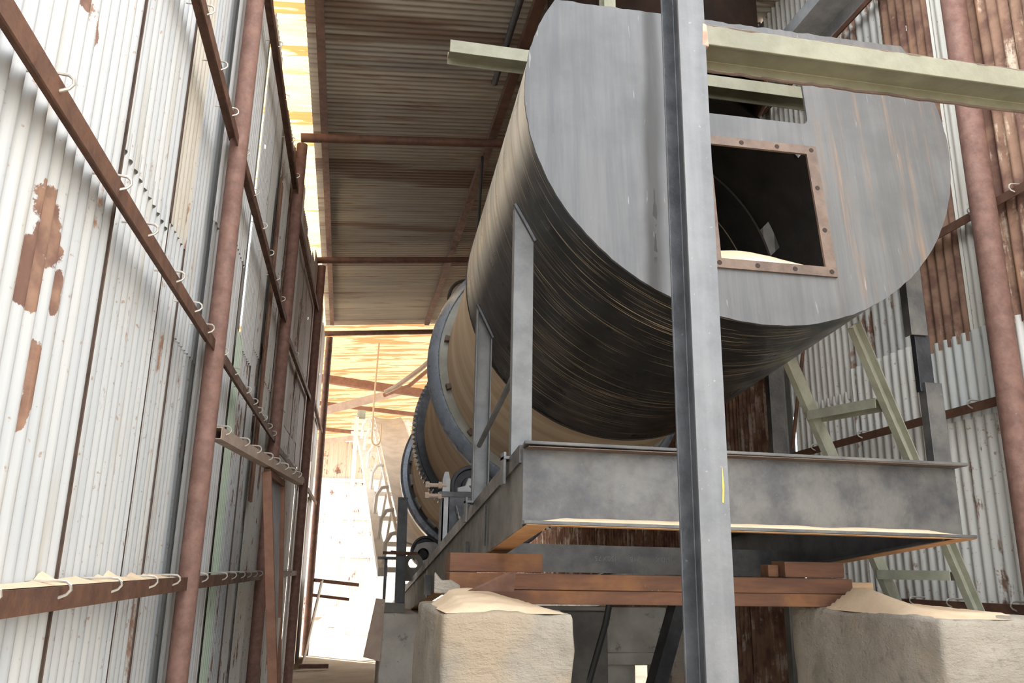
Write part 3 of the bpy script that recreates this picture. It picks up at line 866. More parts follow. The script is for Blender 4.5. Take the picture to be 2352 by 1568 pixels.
# struts between frame and hood
def strut(p, w, d, z0, zt_l, zt_r, name='hood_strut', facing=1, mat='strut'):
    """upright channel at p (left front corner); its top is cut along the hood"""
    x, y_ = p
    if facing: pr = [(0,0),(w,0),(w,d),(w-.007,d),(w-.007,.008),(.007,.008),(.007,d),(0,d)]
    else: pr = [(0,d),(w,d),(w,0),(w-.007,0),(w-.007,d-.008),(.007,d-.008),(.007,0),(0,0)]
    m = MB(); n = len(pr)
    a = [V((x+u, y_+v, z0)) for u, v in pr]
    b = [V((x+u, y_+v, zt_l + (zt_r - zt_l)*u/w)) for u, v in pr]
    m.add(a+b, [(i,(i+1)%n,n+(i+1)%n,n+i) for i in range(n)] + [tuple(range(n-1,-1,-1)), tuple(range(n,2*n))])
    return m.build(name, M[mat], bf, bevel=.002)
strut((.655, 3.36), .088, .05, 1.925, 3.07, 2.92)
strut((.655, 4.42), .09, .05, 1.826, 2.93, 2.76, facing=0)
strut((2.515, 3.20), .085, .05, 1.935, 2.34, 2.34, mat='frame')
strut((2.50, 3.215), .075, .03, 2.30, 2.62, 2.62, mat='gear')
strut((2.475, 3.20), .085, .05, 2.56, 2.82, 3.0, mat='frame')
strut((2.42, 4.42), .09, .05, 1.81, 2.7, 2.9, mat='frame')
for x, y_ in ((.632, 3.33), (.632, 4.40)):
    z0 = 1.963 - .093*(y_-3)
    MB().box((x-.012, y_-.0, z0-.10), (x-.001, y_+.075, z0+.03)).build('foot_tab', M['strut'], bf, bevel=.002)
    MB().box((x-.012, y_-.005, z0+.001), (x+.115, y_+.09, z0+.012)).build('foot_plate', M['strut'], bf)
MB().tube([(.685, 4.41, 2.14), (.68, 3.41, 2.32)], .014, 8).build('brace_bar', M['strut'], bf, smooth=True)
# weld beads at strut heads
for pts in ([(.655,3.355,3.08),(.70,3.352,3.0),(.75,3.352,2.91)], [(.655,4.415,2.94),(.70,4.412,2.85),(.75,4.412,2.75)]):
    MB().tube(pts, .011, 6).build('weld_bead', M['dark_steel'], bf, smooth=True)
# sand lying on the front lower flange
mb = MB(); vs = []; fs = []
N = 60
for i in range(N + 1):
    x = .70 + (2.47 - .70) * i / N
    ed = min(1, (i / 4), (N - i) / 4)
    h = (.012 + .006 * noise.noise(V((x*5, 1, 0)))) * ed
    zf = 1.963 - FH + .0135 - .008*(x-.637)/1.88
    vs += [(x, 3.004, zf), (x, 3.012, zf + h*.35), (x, 3.05, zf + h*1.1), (x, 3.079, zf + h*1.5), (x, 3.079, zf)]
for i in range(N):
    for j in range(4): fs.append((i*5+j, i*5+j+1, (i+1)*5+j+1, (i+1)*5+j))
mb.add(vs, fs)
tag(mb.build('sand_strip', M['sand'], None, smooth=True), 'strip of tan sand on the lower flange of the front channel', 'sand', kind='stuff')

# ------------------------------------------------------------------ support rollers
def wheel(c, ax, r, w, name, mat, parent):
    c, ax = V(c), V(ax).normalized()
    u = ax.orthogonal().normalized(); v = ax.cross(u)
    prof = [(-w/2, .03), (-w/2, r*.45), (-w*.3, r*.5), (-w*.3, r*.8), (-w/2, r*.84), (-w/2, r*.97), (-w*.42, r), (w*.42, r), (w/2, r*.97), (w/2, .03)]
    n = 48; P = len(prof); m = MB(); vs = []; fs = []
    for k in range(n):
        a = 2*PI*k/n
        for (t_, rr) in prof: vs.append(c + ax*t_ + (u*math.cos(a) + v*math.sin(a))*rr)
    for k in range(n):
        for j in range(P): fs.append((k*P+j, k*P+(j+1)%P, ((k+1)%n)*P+(j+1)%P, ((k+1)%n)*P+j))
    m.add(vs, fs)
    return m.build(name, mat, parent, smooth=True, angle=30)

rc = K(3.58, 1.133 + .172, -125.5)
r1 = thing('support_roller', 'dark spoked support roller under the ring nearest the hood, with two adjusting bolts', 'roller', (rc.x, rc.y, 1.62))
wheel(rc, AX, .17, .16, 'wheel', M['roller'], r1)
MB().tube([rc - AX*.2, rc + AX*.2], .045, 20).build('axle', M['dark_steel'], r1, smooth=True)
cy = rc.y - .17
MB().prism([(-.13,-.05),(.16,-.05),(.16,-.015),(.07,.0),(.05,.06),(-.05,.06),(-.07,.0),(-.13,-.015)], (rc.x, cy-.03, rc.z), (rc.x, cy+.03, rc.z), (1,0,0), (0,0,1)).build('bearing_block', M['bracket'], r1, bevel=.006)
MB().prism([(-.27,-.05),(.22,-.05),(.22,-.09),(-.27,-.09)], (rc.x, cy-.06, rc.z), (rc.x, cy+.36, rc.z), (1,0,0), (0,0,1)).build('base_plate', M['dark_steel'], r1, bevel=.003)
sp = MB().prism([(-.25,-.44),(-.19,-.44),(-.19,.04),(-.205,.10),(-.235,.10),(-.25,.04)], (rc.x, cy-.05, rc.z), (rc.x, cy-.03, rc.z), (1,0,0), (0,0,1)).build('stop_plate', M['bracket'], r1, bevel=.002)
MB().prism([(-.25,-.44),(-.235,-.44),(-.235,-.1),(-.25,-.1)], (rc.x, cy-.05, rc.z), (rc.x, cy+.1, rc.z), (1,0,0), (0,0,1)).build('stop_plate', M['bracket'], r1)
MB().box((rc.x-.2, cy-.05, 1.64), (rc.x+.2, cy+.35, rc.z-.09)).build('pedestal', M['gear'], r1)
for dz in (-.005, -.085):
    b = MB(); q = V((rc.x-.22, cy-.04, rc.z+dz))
    b.tube([q, q + V((-.13, 0, 0))], .016, 10); b.hexbolt(q + V((-.13,0,0)), (-1,0,0), .026, .03); b.hexbolt(q + V((-.035,0,0)), (-1,0,0), .028, .025)
    b.build('adjusting_bolt', M['tube_dusty'], r1, smooth=True, angle=30)
spg = MB()
spg.tube([V((rc.x-.14 + .03*i/12, cy-.06 + .03*math.cos(i*1.5), rc.z-.17 - .008*i + .02*math.sin(i*1.5))) for i in range(14)], .006, 6)
spg.build('spring', M['bracket'], r1, smooth=True)

rc2 = K(8.15, 1.114 + .172, -125.5)
r2 = thing('support_roller', 'dark support roller under the far ring behind a grey plate with a round hole', 'roller', (rc2.x, rc2.y, 1.2))
wheel(rc2, AX, .19, .2, 'wheel', M['roller'], r2)
vs, fs = poly_holes([(.0,.17),(-.10,.14),(-.14,.05),(-.12,-.06),(.03,-.36),(.16,-.36),(.17,.14),(.12,.17)],
                    [[(-.02+.075*math.cos(2*PI*k/24), .02+.075*math.sin(2*PI*k/24)) for k in range(24)]], .03)
bx, by, bz = rc2.x - .03, rc2.y - .3, rc2.z - .06
MB().add([V((bx + p.x, by + p.z, bz + p.y)) for p in vs], fs).build('bearing_plate', M['bracket'], r2, bevel=0)
MB().tube([(bx-.02, by-.0, bz+.02), (rc2.x, rc2.y, rc2.z)], .05, 16).build('axle', M['roller'], r2, smooth=True)
MB().box((bx-.2, by-.08, 1.235), (bx+.25, by+.4, 1.29)).build('base_plate', M['frame_dusty'], r2, bevel=.004)
rg = MB(); q = V((rc2.x-.18, by-.02, rc2.z-.04))
rg.tube([q + V((-.28,0,.02)), q + V((.1,0,-.01))], .018, 8); rg.build('tie_rod', M['rust_steel'], r2, smooth=True)

# far bearing, smaller in view, and machine post with rail frame
r3 = thing('bearing_stand', 'small grey bearing bracket with a round hole on the far concrete pedestal', 'bearing', (.78, 9.6, 1.2))
vs, fs = poly_holes([(-.11,-.14),(.11,-.14),(.11,.03)] + [(.11*math.cos(math.radians(a)), .03+.11*math.sin(math.radians(a))) for a in range(15,180,15)] + [(-.11,.03)],
                    [[(.055*math.cos(2*PI*k/20), .03+.055*math.sin(2*PI*k/20)) for k in range(20)]], .05)
MB().add([V((.78 + p.x, 9.6 + p.z, 1.51 + p.y)) for p in vs], fs).build('bracket_plate', M['frame_dusty'], r3)
MB().box((.66, 9.45, 1.352), (.92, 9.75, 1.385)).build('foot', M['frame_dusty'], r3)
mp = thing('machine_post', 'dark square steel post with a cross rail beside the far drum ring', 'post', (.62, 9.2, 1.2))
MB().prism(channel(.1, .06), (.60, 8.8, 1.07), (.58, 8.8, 2.2), (0, 1, 0), (1, 0, 0)).build('upright', M['dark_steel'], mp)
MB().box((.40, 8.72, 1.62), (.75, 8.75, 1.65)).build('cross_rail', M['rust_steel'], mp)
MB().box((.43, 8.9, 1.07), (.46, 8.94, 1.58)).build('short_leg', M['dark_steel'], mp)
MB().box((.36, 8.9, 1.57), (.60, 8.94, 1.60)).build('short_rail', M['dark_steel'], mp)

# ------------------------------------------------------------------ concrete piers
def pier(label, a, b, amp=.014, seed=0, mat='concrete', name='concrete_pier', heap=0):
    x0, y0, z0 = a; x1, y1, z1 = b
    bm = bmesh.new()
    bmesh.ops.create_cube(bm, size=1)
    for v in bm.verts:
        v.co = V((x0 + (v.co.x+.5)*(x1-x0), y0 + (v.co.y+.5)*(y1-y0), z0 + (v.co.z+.5)*(z1-z0)))
    bmesh.ops.bevel(bm, geom=list(bm.edges), offset=.02, segments=2, affect='EDGES', profile=.5)
    bmesh.ops.subdivide_edges(bm, edges=[e for e in bm.edges if e.calc_length() > .2], cuts=24, use_grid_fill=True)
    c = V(((x0+x1)/2, (y0+y1)/2, (z0+z1)/2))
    for v in bm.verts:
        p = v.co + V((seed*3.1, seed, 0))
        nn = noise.noise(p*3)*1.0 + noise.noise(p*9)*.6 + noise.noise(p*22)*.3
        d = (v.co - c); d = V((d.x/(x1-x0), d.y/(y1-y0), d.z/(z1-z0)))
        m = max(abs(d.x), abs(d.y), abs(d.z))
        dirv = V((d.x if abs(d.x) > .45 else 0, d.y if abs(d.y) > .45 else 0, d.z if abs(d.z) > .45 else 0))
        if dirv.length > 0: v.co += dirv.normalized() * nn * amp
        if heap and d.z > .45: v.co.z += heap * max(0, noise.noise(V((v.co.x*4, v.co.y*3, 7))) )
    me = bpy.data.meshes.new(name); 
    bmesh.ops.recalc_face_normals(bm, faces=bm.faces)
    bmesh.ops.translate(bm, verts=bm.verts, vec=V((-(x0+x1)/2, -(y0+y1)/2, -z0)))
    bm.to_mesh(me); bm.free(); me.materials.append(M[mat])
    me.polygons.foreach_set('use_smooth', [True]*len(me.polygons))
    try: me.set_sharp_from_angle(angle=math.radians(50))
    except Exception: pass
    o = bpy.data.objects.new(name, me); o.location = ((x0+x1)/2, (y0+y1)/2, z0); COL.objects.link(o)
    return tag(o, label, 'pier')
pier('rough tan concrete pier under the left end of the timbers', (.355, 3.02, -.05), (.83, 4.05, 1.35), .016, 1)
pier('rough grey concrete pier under the right end of the timbers', (2.20, 2.87, -.05), (2.69, 3.95, 1.348), .014, 2)
pier('concrete pedestal farther back under the drum, behind the left pier', (.415, 8.6, -.05), (.90, 9.4, 1.06), .014, 3, 'concrete_grey')
pier('low concrete ledge beside the right wall carrying the ladder foot', (2.72, 3.65, -.05), (3.3, 4.6, 1.2), .01, 4, 'concrete_grey')

def mound(label, x0, y0, x1, y1, z, hf, name='sand_cover'):
    m = MB(); vs = []; fs = []; N1, N2 = 36, 36
    for j in range(N2+1):
        for i in range(N1+1):
            u, v = i/N1, j/N2
            e = min(1, 6*min(u, 1-u, v, 1-v))
            x = x0+(x1-x0)*u; y = y0+(y1-y0)*v
            vs.append((x, y, z - .012 + e*(.016 + max(0, hf(u, v)) + .004*noise.noise(V((x*20, y*20, 0))))))
    for j in range(N2):
        for i in range(N1): fs.append((j*(N1+1)+i, j*(N1+1)+i+1, (j+1)*(N1+1)+i+1, (j+1)*(N1+1)+i))
    m.add(vs, fs)
    return tag(m.build(name, M['sand'], None, smooth=True), label, 'sand', kind='stuff')
mound('tan sand drifted over the top of the left pier', .37, 3.035, .815, 3.69, 1.358, lambda u, v: .07*math.exp(-((u-.35)/.4)**2)*v)
mound('tan sand drifted over the top of the right pier', 2.215, 2.89, 2.675, 3.69, 1.356, lambda u, v: .075*math.exp(-((u-.1)/.25)**2 - ((v-.75)/.35)**2) + .02*v)

# scraps on the left pier
tag(MB().prism([(0,0),(.17,.0),(.175,.075),(.16,.075)], (.52, 3.42, 1.412), (.50, 3.424, 1.412), (1,0,.0), (0,-.15,1)).build('metal_scrap', M['rust_steel'], None),
    'pointed scrap of rusty sheet metal on the left sandy pier', 'scrap')
tag(MB().prism([(0,0),(.105,0),(.11,.03),(.07,.052),(.03,.05),(0,.085)], (.385, 3.60, 1.395), (.39, 3.635, 1.40), (1,0,0), (0,.1,1)).build('concrete_chunk', M['concrete'], None, bevel=.006), 'broken flat concrete chunk standing at the back left of the left pier top', 'chunk')

# ------------------------------------------------------------------ timbers on the piers
def timber(label, a, b, mat='timber', tilt=0.):
    a, b = V(a), V(b)
    m = MB(); m.box(a, b)
    for p in m.v:
        p.z += tilt * (p.x - a.x) + .003*noise.noise(p*7)
    return tag(m.build('timber_baulk', M[mat], None, bevel=.004), label, 'timber')
timber('lowest long brown timber lying across both concrete piers', (.60, 3.70, 1.352), (2.39, 3.84, 1.412))
timber('middle long brown timber lying directly on the lowest one', (.46, 3.695, 1.414), (2.385, 3.86, 1.482), tilt=-.001)
timber('short brown timber packing under the left side channel', (.462, 3.72, 1.484), (.88, 3.88, 1.566))
timber('short brown timber packing under the right side channel', (2.06, 3.73, 1.484), (2.37, 3.86, 1.556))
timber('short dark end block beside the packing under the right side channel', (2.00, 3.78, 1.484), (2.055, 3.86, 1.54))
timber('pale wood offcut at the right end of the long timbers', (2.393, 3.72, 1.415), (2.51, 3.8, 1.465), 'pale_wood')

# ------------------------------------------------------------------ front post and green beams
PYN, PD = 1.86, .125
fp = thing('steel_post', 'tall grey I section steel post standing in front of the drum hood', 'post', (.86, PYN + PD/2, 0))
MB().prism(ibeam(PD, .078, .007, .008), (.856, PYN + PD/2, -.02), (.856, PYN + PD/2, 4.6), (1,0,0), (0,1,0)).build('shaft', M['post_dark'], fp, bevel=.0025)
MB().box((.8175, PYN - .0015, -.02), (.8945, PYN + .001, 4.59)).build('painted_face', M['post'], fp)
MB().add([(.876,PYN-.0022,1.66),(.880,PYN-.0022,1.66),(.883,PYN-.0022,1.70),(.880,PYN-.0022,1.75),(.879,PYN-.0022,1.74),(.878,PYN-.0022,1.69)], [(0,1,2,3,4,5)]).build('paint_mark', M['yellow'], fp)['label'] = 'yellow paint streak'
MB().prism([(-.01,0),(.012,.0),(.008,.07),(-.006,.075)], (.893, PYN-.002, 2.91), (.893, PYN+.08, 2.91), (1,0,0), (0,0,1)).build('weld_patch', M['rust_edge'], fp, bevel=.003)

# beam with its web level: flanges upright, seen from below
gb = tag(MB().prism([(y_, z_) for (z_, y_) in ibeam(.125, .062, .006, .008)], (.896, PYN + .07, 2.955), (2.6, PYN + .07, 2.962), (0,1,0), (0,0,1)).build('steel_beam', M['green'], None, bevel=.002),
         'cream green I section beam welded to the front post and running right', 'beam')
LOC[gb.name] = V(gb.location)
for (y_, z_) in ((PYN + .0125, 2.985), (PYN + .128, 2.9235)):
    m = MB(); N = 60
    path = [V((.898 + 1.70*i/N, y_ + random.uniform(-.002, .002), z_ + .007*(i/N) + random.uniform(-.0015, .002))) for i in range(N + 1)]
    m.tube(path, .0052, 6).build('rusted_edge', M['window_frame'], gb)
tag(MB().prism([(y_, z_) for (z_, y_) in ibeam(.125, .075, .006, .008)], (.385, 3.95, 4.225), (2.9, 3.95, 4.225), (0,1,0), (0,0,1)).build('steel_beam', M['green'], None, bevel=.002),
    'cream green beam end sticking out left from behind the hood', 'beam')
tag(MB().prism(ibeam(.1, .07), (1.33, 4.05, 4.19), (1.33, 4.05, 6.05), (1,0,0), (0,1,0)).build('hanger_post', M['green'], None),
    'short cream hanger post above the top edge of the round plate', 'post')

# exhaust duct over the hood
du = thing('exhaust_duct', 'large dark rusty duct hanging from the roof above the hood', 'duct', (1.92, 5.0, 4.62))
m = MB(); n = 64; vs = []; fs = []
for k in range(n):
    a = 2*PI*k/n
    for r_, z_ in ((.75, 4.66), (.76, 4.7), (.76, 6.05), (.73, 6.05), (.73, 4.66)):
        vs.append((1.97 + r_*math.cos(a), 5.0 + r_*math.sin(a), z_))
for k in range(n):
    for j in range(5): fs.append((k*5+j, k*5+(j+1)%5, ((k+1)%n)*5+(j+1)%5, ((k+1)%n)*5+j))
m.add(vs, fs); m.build('duct_body', steel('duct_rust', (.008,.005,.004), (.02,.010,.006), (.09,.035,.014), .42, 2.5, .95, 0, .3, False), du, smooth=True)
bpy.data.materials['duct_rust'].node_tree.nodes['Principled BSDF'].inputs['Specular IOR Level'].default_value = .08
MB().tube([(1.97 + .775*math.cos(2*PI*k/40), 5.0 + .815*math.sin(2*PI*k/40), 4.70) for k in range(41)], .02, 8).build('duct_flange', M['rust_steel'], du, smooth=True)

# ------------------------------------------------------------------ green ladder
ld = thing('ship_ladder', 'steep pale green steel ladder leaning between right wall and drum', 'ladder', (3.1, 4.0, 1.22))
sd = V((-.31, .95, 0)).normalized()
up = V((-.50, -.23, .86)).normalized()
NL = V((3.03, 3.79, 1.525)); WID = .42
nn = up.cross(sd).normalized()
lo = (1.225 - NL.z)/up.z
for k, b in enumerate((NL, NL + sd*WID)):
    hi = 1.36 if k == 0 else 1.3
    MB().prism(channel(.075, .035, .005, .006), b + up*lo, b + up*hi, sd*(1 if k == 0 else -1)*-1, nn).build('stringer', M['ladder'], ld)
for s in (-.0, .96, 0.48 + .96*0 - 10):
    if s < -5: continue
    q = NL + up*s
    hz = V((nn.x, nn.y, 0)).normalized()
    MB().prism([(-.06,-.045),(-.06,.003),(.06,.003),(.06,-.045),(.054,-.045),(.054,-.003),(-.054,-.003),(-.054,-.045)], q, q + sd*WID, hz, (0,0,1)).build('tread', M['ladder'], ld)

# ------------------------------------------------------------------ leaning door frame on the left
db = thing('rail_beam', 'rusty square tube rail with hooks, open end towards the camera, left wall', 'rail', (-.55, 5.8, 2.12))
a, b = V((-.70, 4.56, 2.165)), V((-.395, 7.2, 2.18))
d = (b - a).normalized(); sdv = V((d.y, -d.x, 0))
m = MB()
s = .032
ring_o = [(-s,-s),(s,-s),(s,s),(-s,s)]; si = s - .005; ring_i = [(-si,-si),(si,-si),(si,si),(-si,si)]
vs = [a + sdv*x + V((0,0,z)) for x, z in ring_o] + [b + sdv*x + V((0,0,z)) for x, z in ring_o] + [a + sdv*x + V((0,0,z)) for x, z in ring_i] + [b + sdv*x + V((0,0,z)) for x, z in ring_i]
fs = []
for i in range(4):
    j = (i+1) % 4
    fs += [(i,j,4+j,4+i), (8+i,12+i,12+j,8+j), (i,8+i,8+j,j), (4+i,4+j,12+j,12+i)]
m.add(vs, fs); m.build('tube', M['tube_dusty'], db)
for h in (.03, .2, .32, .46, .56, .68, .8, .9):
    q = a + (b - a)*h + V((0,0,s+.002))
    hook_mb(q - sdv*.02, d, sdv, 1.15).build('hook_bolt', M['galv_wire'], db, smooth=True)
dl = thing('door_leaf', 'narrow rusty framed sheet door leaning open below the hooked tube rail', 'door', (-.35, 6.2, 0))
tA = V((-.545, 5.9, 2.11)); bA = V((-.295, 5.9, .02)); tB = V((-.50, 6.75, 2.11)); bB = V((-.38, 7.0, .02))
def bar(p, q, w, mat, nm, par):
    p, q = V(p), V(q); dd = (q-p).normalized(); u = dd.orthogonal().normalized(); v_ = dd.cross(u)
    ux = V((1,0,0)); ux = (ux - dd*ux.dot(dd)).normalized(); uy = dd.cross(ux)
    return MB().prism([(-w,-w),(w,-w),(w,w),(-w,w)], p, q, ux, uy).build(nm, mat, par, bevel=.003)
bar(bA, tA, .03, M['rust_frame'], 'stile', dl); bar(bB, tB, .022, M['rust_frame'], 'stile', dl)
bar(tA, tB, .022, M['rust_frame'], 'top_rail', dl)
bar(bA + (tA-bA)*.36, bB + (tB-bB)*.52, .012, M['tube_dusty'], 'brace', dl)
pv = V((-.012, 0, 0))
m = MB(); m.add([bA+pv, bB+pv, tB+pv, tA+pv, bA+pv*1.6, bB+pv*1.6, tB+pv*1.6, tA+pv*1.6], [(0,1,2,3),(7,6,5,4),(0,4,5,1),(1,5,6,2),(2,6,7,3),(3,7,4,0)])
m.build('panel', steel('door_grey_sheet', (.27,.28,.30), (.37,.38,.40), (.25,.16,.10), .3, 4, .55, .2, .15), dl)

# ------------------------------------------------------------------ far end
wb = struct_root('wall_back', (0, 27, 0))
def bsheet(x0, x1, z0, z1, col, rust, off=0.):
    corr('corrugated_sheet', wb, (x0, 27 + off), (x1, 27 + off), z0, z1, (0,-1,0), M['sheet'], (*col, rust), ppp=6)
x = -2.5
while x < 2.4:
    bsheet(x, x+.82, 0, 4.1, random.choice(((.72,.70,.66),(.62,.56,.5),(.75,.74,.72))), random.choice((.36,.4)))
    bsheet(x, x+.82, 4.05, 5.35, (.52,.40,.29), .41, -.01)
    x += .8
bsheet(2.4, 7, 0, 5.4, RU3, .55)
tag(MB().box((-2.4, 26.9, 4.05), (1.2, 26.97, 4.17)).build('wall_rail', M['pale_steel'], None), 'pale rail across the far corrugated wall', 'rail')
for z_, lb in ((2.9, 'thin pale girt at mid height of the sunlit far wall'), (1.75, 'thin pale girt low on the sunlit far wall')):
    tag(MB().box((-2.4, 26.92, z_), (2.2, 26.97, z_+.06)).build('wall_girt', M['pale_steel'], None), lb, 'girt')

# far roof and its beams
def zfar(x, y): return 6.06 + .09*(x + .5) - .05*(y - 15.9)
y = 15.9; k = 0
while y < 27.2:
    y1 = y + .8
    roof_sheet('far_roof_sheet', ce, -2.5, 3.2, y, y1, lambda x, yy: zfar(x, yy), M['frp_far'], (1,1,1,1), ppp=5)
    y = y1; k += 1
def fbeam(label, p, q, w, name='roof_beam', mat='rust_frame'):
    p, q = V(p), V(q); dd = (q-p).normalized(); ux = V((0,0,1)); ux = (ux-dd*ux.dot(dd)).normalized(); uy = dd.cross(ux)
    return tag(MB().prism([(-w,-w),(w,-w),(w,w),(-w,w)], p, q, ux, uy).build(name, M[mat], None), label, 'beam')
fbeam('thick rusty cross beam under the glowing far roof', (-1.2, 19.5, 5.78), (2.4, 19.5, 5.45), .09)
fbeam('thin dark cross beam under the far roof behind the thick one', (-1.2, 21.5, 5.55), (2.4, 21.5, 5.3), .05)
fbeam('lowest thin cross beam under the far roof near the back wall', (-1.2, 24.5, 5.35), (2.4, 24.5, 5.15), .05)
fbeam('broad tan diagonal brace under the far roof', (-1.0, 20.0, 4.95), (1.2, 21.0, 5.85), .10, 'roof_brace', 'tube_dusty')
fbeam('second tan diagonal brace under the far roof, nearer the back wall', (-1.0, 23.0, 4.7), (1.6, 24.2, 5.35), .07, 'roof_brace', 'tube_dusty')
tag(MB().tube([(1.75, 15.7, 5.72), (1.3, 16.2, 5.35), (.85, 16.5, 5.02), (.62, 16.6, 4.90)], .05, 8).build('curved_pipe', M['tube_dusty'], None, smooth=True),
    'curved tan pipe under the far roof just past the dark rafter', 'pipe')
tag(MB().tube([(1.75, 17.9, 5.88), (1.2, 18.2, 5.4), (.66, 18.4, 5.2)], .045, 8).build('curved_pipe', M['rust_frame'], None, smooth=True),
    'rusty bent pipe below the curved tan one under the far roof', 'pipe')
pts = [(.45, 16.9, 6.0), (.42, 16.9, 4.8), (.42, 16.9, 4.3)] + [(.51 - .09*math.cos(a), 16.9, 4.0 - .14*math.sin(a)) for a in [PI*i/10 for i in range(11)]] + [(.60, 16.9, 4.3)]
tag(MB().tube(pts, .018, 6).build('hanging_rope', M['rope'], None, smooth=True), 'tan rope loop hanging from the far roof beams', 'rope')

# conveyor
cv = thing('belt_conveyor', 'pale belt conveyor climbing away from the drum towards its head tower', 'conveyor', (.9, 13.5, 0))
def sx(y_): return max(0, 20 - y_)*.062        # the conveyor heads slightly to the right as it comes down
path = [(13.3, 1.84), (13.9, 2.1), (15, 2.62), (16.5, 3.34), (17.8, 3.98), (18.8, 4.46), (19.5, 4.78), (20.0, 4.95), (20.3, 4.99), (20.55, 4.88), (20.6, 4.7)]
m = MB(); vs = []; fs = []
xs = [(.50,.06),(.58,.03),(.68,0),(.98,0),(1.08,.03),(1.16,.06)]
for (y_, z_) in path:
    for x_, dz in xs: vs.append((x_ + sx(y_), y_, z_ + dz))
    for x_, dz in reversed(xs): vs.append((x_ + sx(y_), y_, z_ + dz - .03))
P = 12
for i in range(len(path)-1):
    for j in range(P): fs.append((i*P+j, i*P+(j+1)%P, (i+1)*P+(j+1)%P, (i+1)*P+j))
fs.append(tuple(range(P))); fs.append(tuple(range((len(path)-1)*P+P-1, (len(path)-1)*P-1, -1)))
m.add(vs, fs); m.build('belt', M['belt'], cv, smooth=True, angle=50)
def cz(y_):
    for (a_, za), (b_, zb_) in zip(path, path[1:]):
        if a_ <= y_ <= b_: return za + (zb_-za)*(y_-a_)/(b_-a_)
YS = (13.6, 15, 17, 18.8, 20.2)
for xs_, xt_ in ((.24, .46), (1.24, 1.22)):
    top_ = [V((xt_ + sx(y_), y_, cz(y_) - .04)) for y_ in YS]
    for p, q in zip(top_, top_[1:]): bar(p, q, .025, M['pale_steel'], 'truss_chord', cv)
    bot_ = [V((xs_ + sx(y_), y_, cz(y_) - .55)) for y_ in YS]
    for p, q in zip(bot_, bot_[1:]): bar(p, q, .075, M['pale_steel'], 'truss_chord', cv)
    for y_ in (13.7, 14.6, 15.6, 16.7, 17.8, 18.9, 19.9):
        if y_ < 19.5: bar((xs_ + sx(y_), y_, cz(y_) - .5), (xt_ + sx(y_ + 1.1), y_ + 1.1, cz(y_ + 1.1) - .12), .02, M['pale_steel'], 'truss_web', cv)
for y_ in (13.7, 14.6, 15.6, 16.7, 17.8, 18.9, 19.9):
    MB().tube([(a_ + sx(y_), y_, cz(y_) + b_) for a_, b_ in ((.25,-.5),(.27,-.15),(.35,-.01),(.48,.02))], .035, 8).build('idler_bracket', M['pale_steel'], cv, smooth=True)
    MB().tube([(.55 + sx(y_), y_, cz(y_)-.09), (1.12 + sx(y_), y_, cz(y_)-.09)], .05, 10).build('idler', M['pale_steel'], cv, smooth=True)
    MB().box((.24 + sx(y_), y_-.04, cz(y_)-.60), (1.24 + sx(y_), y_+.04, cz(y_)-.52)).build('cross_tie', M['pale_steel'], cv)
tw = thing('head_tower', 'pale steel tower frame around the conveyor head', 'tower', (.7, 21, 0))
for x_, y_ in ((.12, 20.3), (1.36, 20.3), (.12, 21.3), (1.36, 21.3)):
    MB().box((x_-.05, y_-.05, 0), (x_+.05, y_+.05, 5.0)).build('upright', M['pale_steel'], tw)
for z_ in (4.85, 4.55):
    MB().box((.0, 20.24, z_), (1.5, 20.32, z_+.1)).build('cross_beam', M['pale_steel'], tw)
MB().box((.0, 21.26, 4.85), (1.5, 21.34, 4.95)).build('cross_beam', M['pale_steel'], tw)
MB().box((.12, 20.3, 4.98), (.32, 20.6, 5.2)).build('drive_motor', M['ladder'], tw, bevel=.03)

# sunlit heap
m = MB(); vs = []; fs = []; NR, NA = 22, 40
for i in range(NR+1):
    for k in range(NA):
        r_ = 2.3*i/NR; a_ = 2*PI*k/NA
        x_ = 2.0 + r_*1.15*math.cos(a_); y_ = 24.0 + r_*1.05*math.sin(a_)
        vs.append((x_, y_, max(-.03, 2.05*(1 - r_/2.3)**1.0 + .06*noise.noise(V((x_*2, y_*2, 0))) - .02)))
for i in range(NR):
    for k in range(NA): fs.append((i*NA+k, i*NA+(k+1)%NA, (i+1)*NA+(k+1)%NA, (i+1)*NA+k))
m.add(vs, fs)
tag(m.build('sand_heap', M['heap'], None, smooth=True), 'big sunlit pale sand heap beyond the conveyor', 'sand', kind='stuff')

# leaning sheet and bars at the foot of the far pole
tag(corr('leaning_sheet', None, (-.5, 13.6), (-.5, 15.2), 0, 1.28, (1,0,0), M['sheet'], (.45,.37,.28,.42)), 'short tan corrugated sheet leaning at the foot of the far left pole', 'sheet')
o = bpy.data.objects['leaning_sheet']; o.rotation_euler = (0, math.radians(9), 0)
fbeam('short dark bar sticking out right from the far left pole at waist height', (-.50, 15.56, 1.0), (.17, 15.56, .93), .025, 'steel_bar', 'rust_steel')
fbeam('short dark bar just above the waist high one by the far pole', (-.46, 15.6, 1.25), (.32, 15.9, 1.17), .03, 'steel_bar', 'rust_steel')
fbeam('dark steel bar lying on the ground at the far opening', (-.52, 13.4, .06), (-.1, 13.5, .05), .03, 'steel_bar', 'rust_steel')

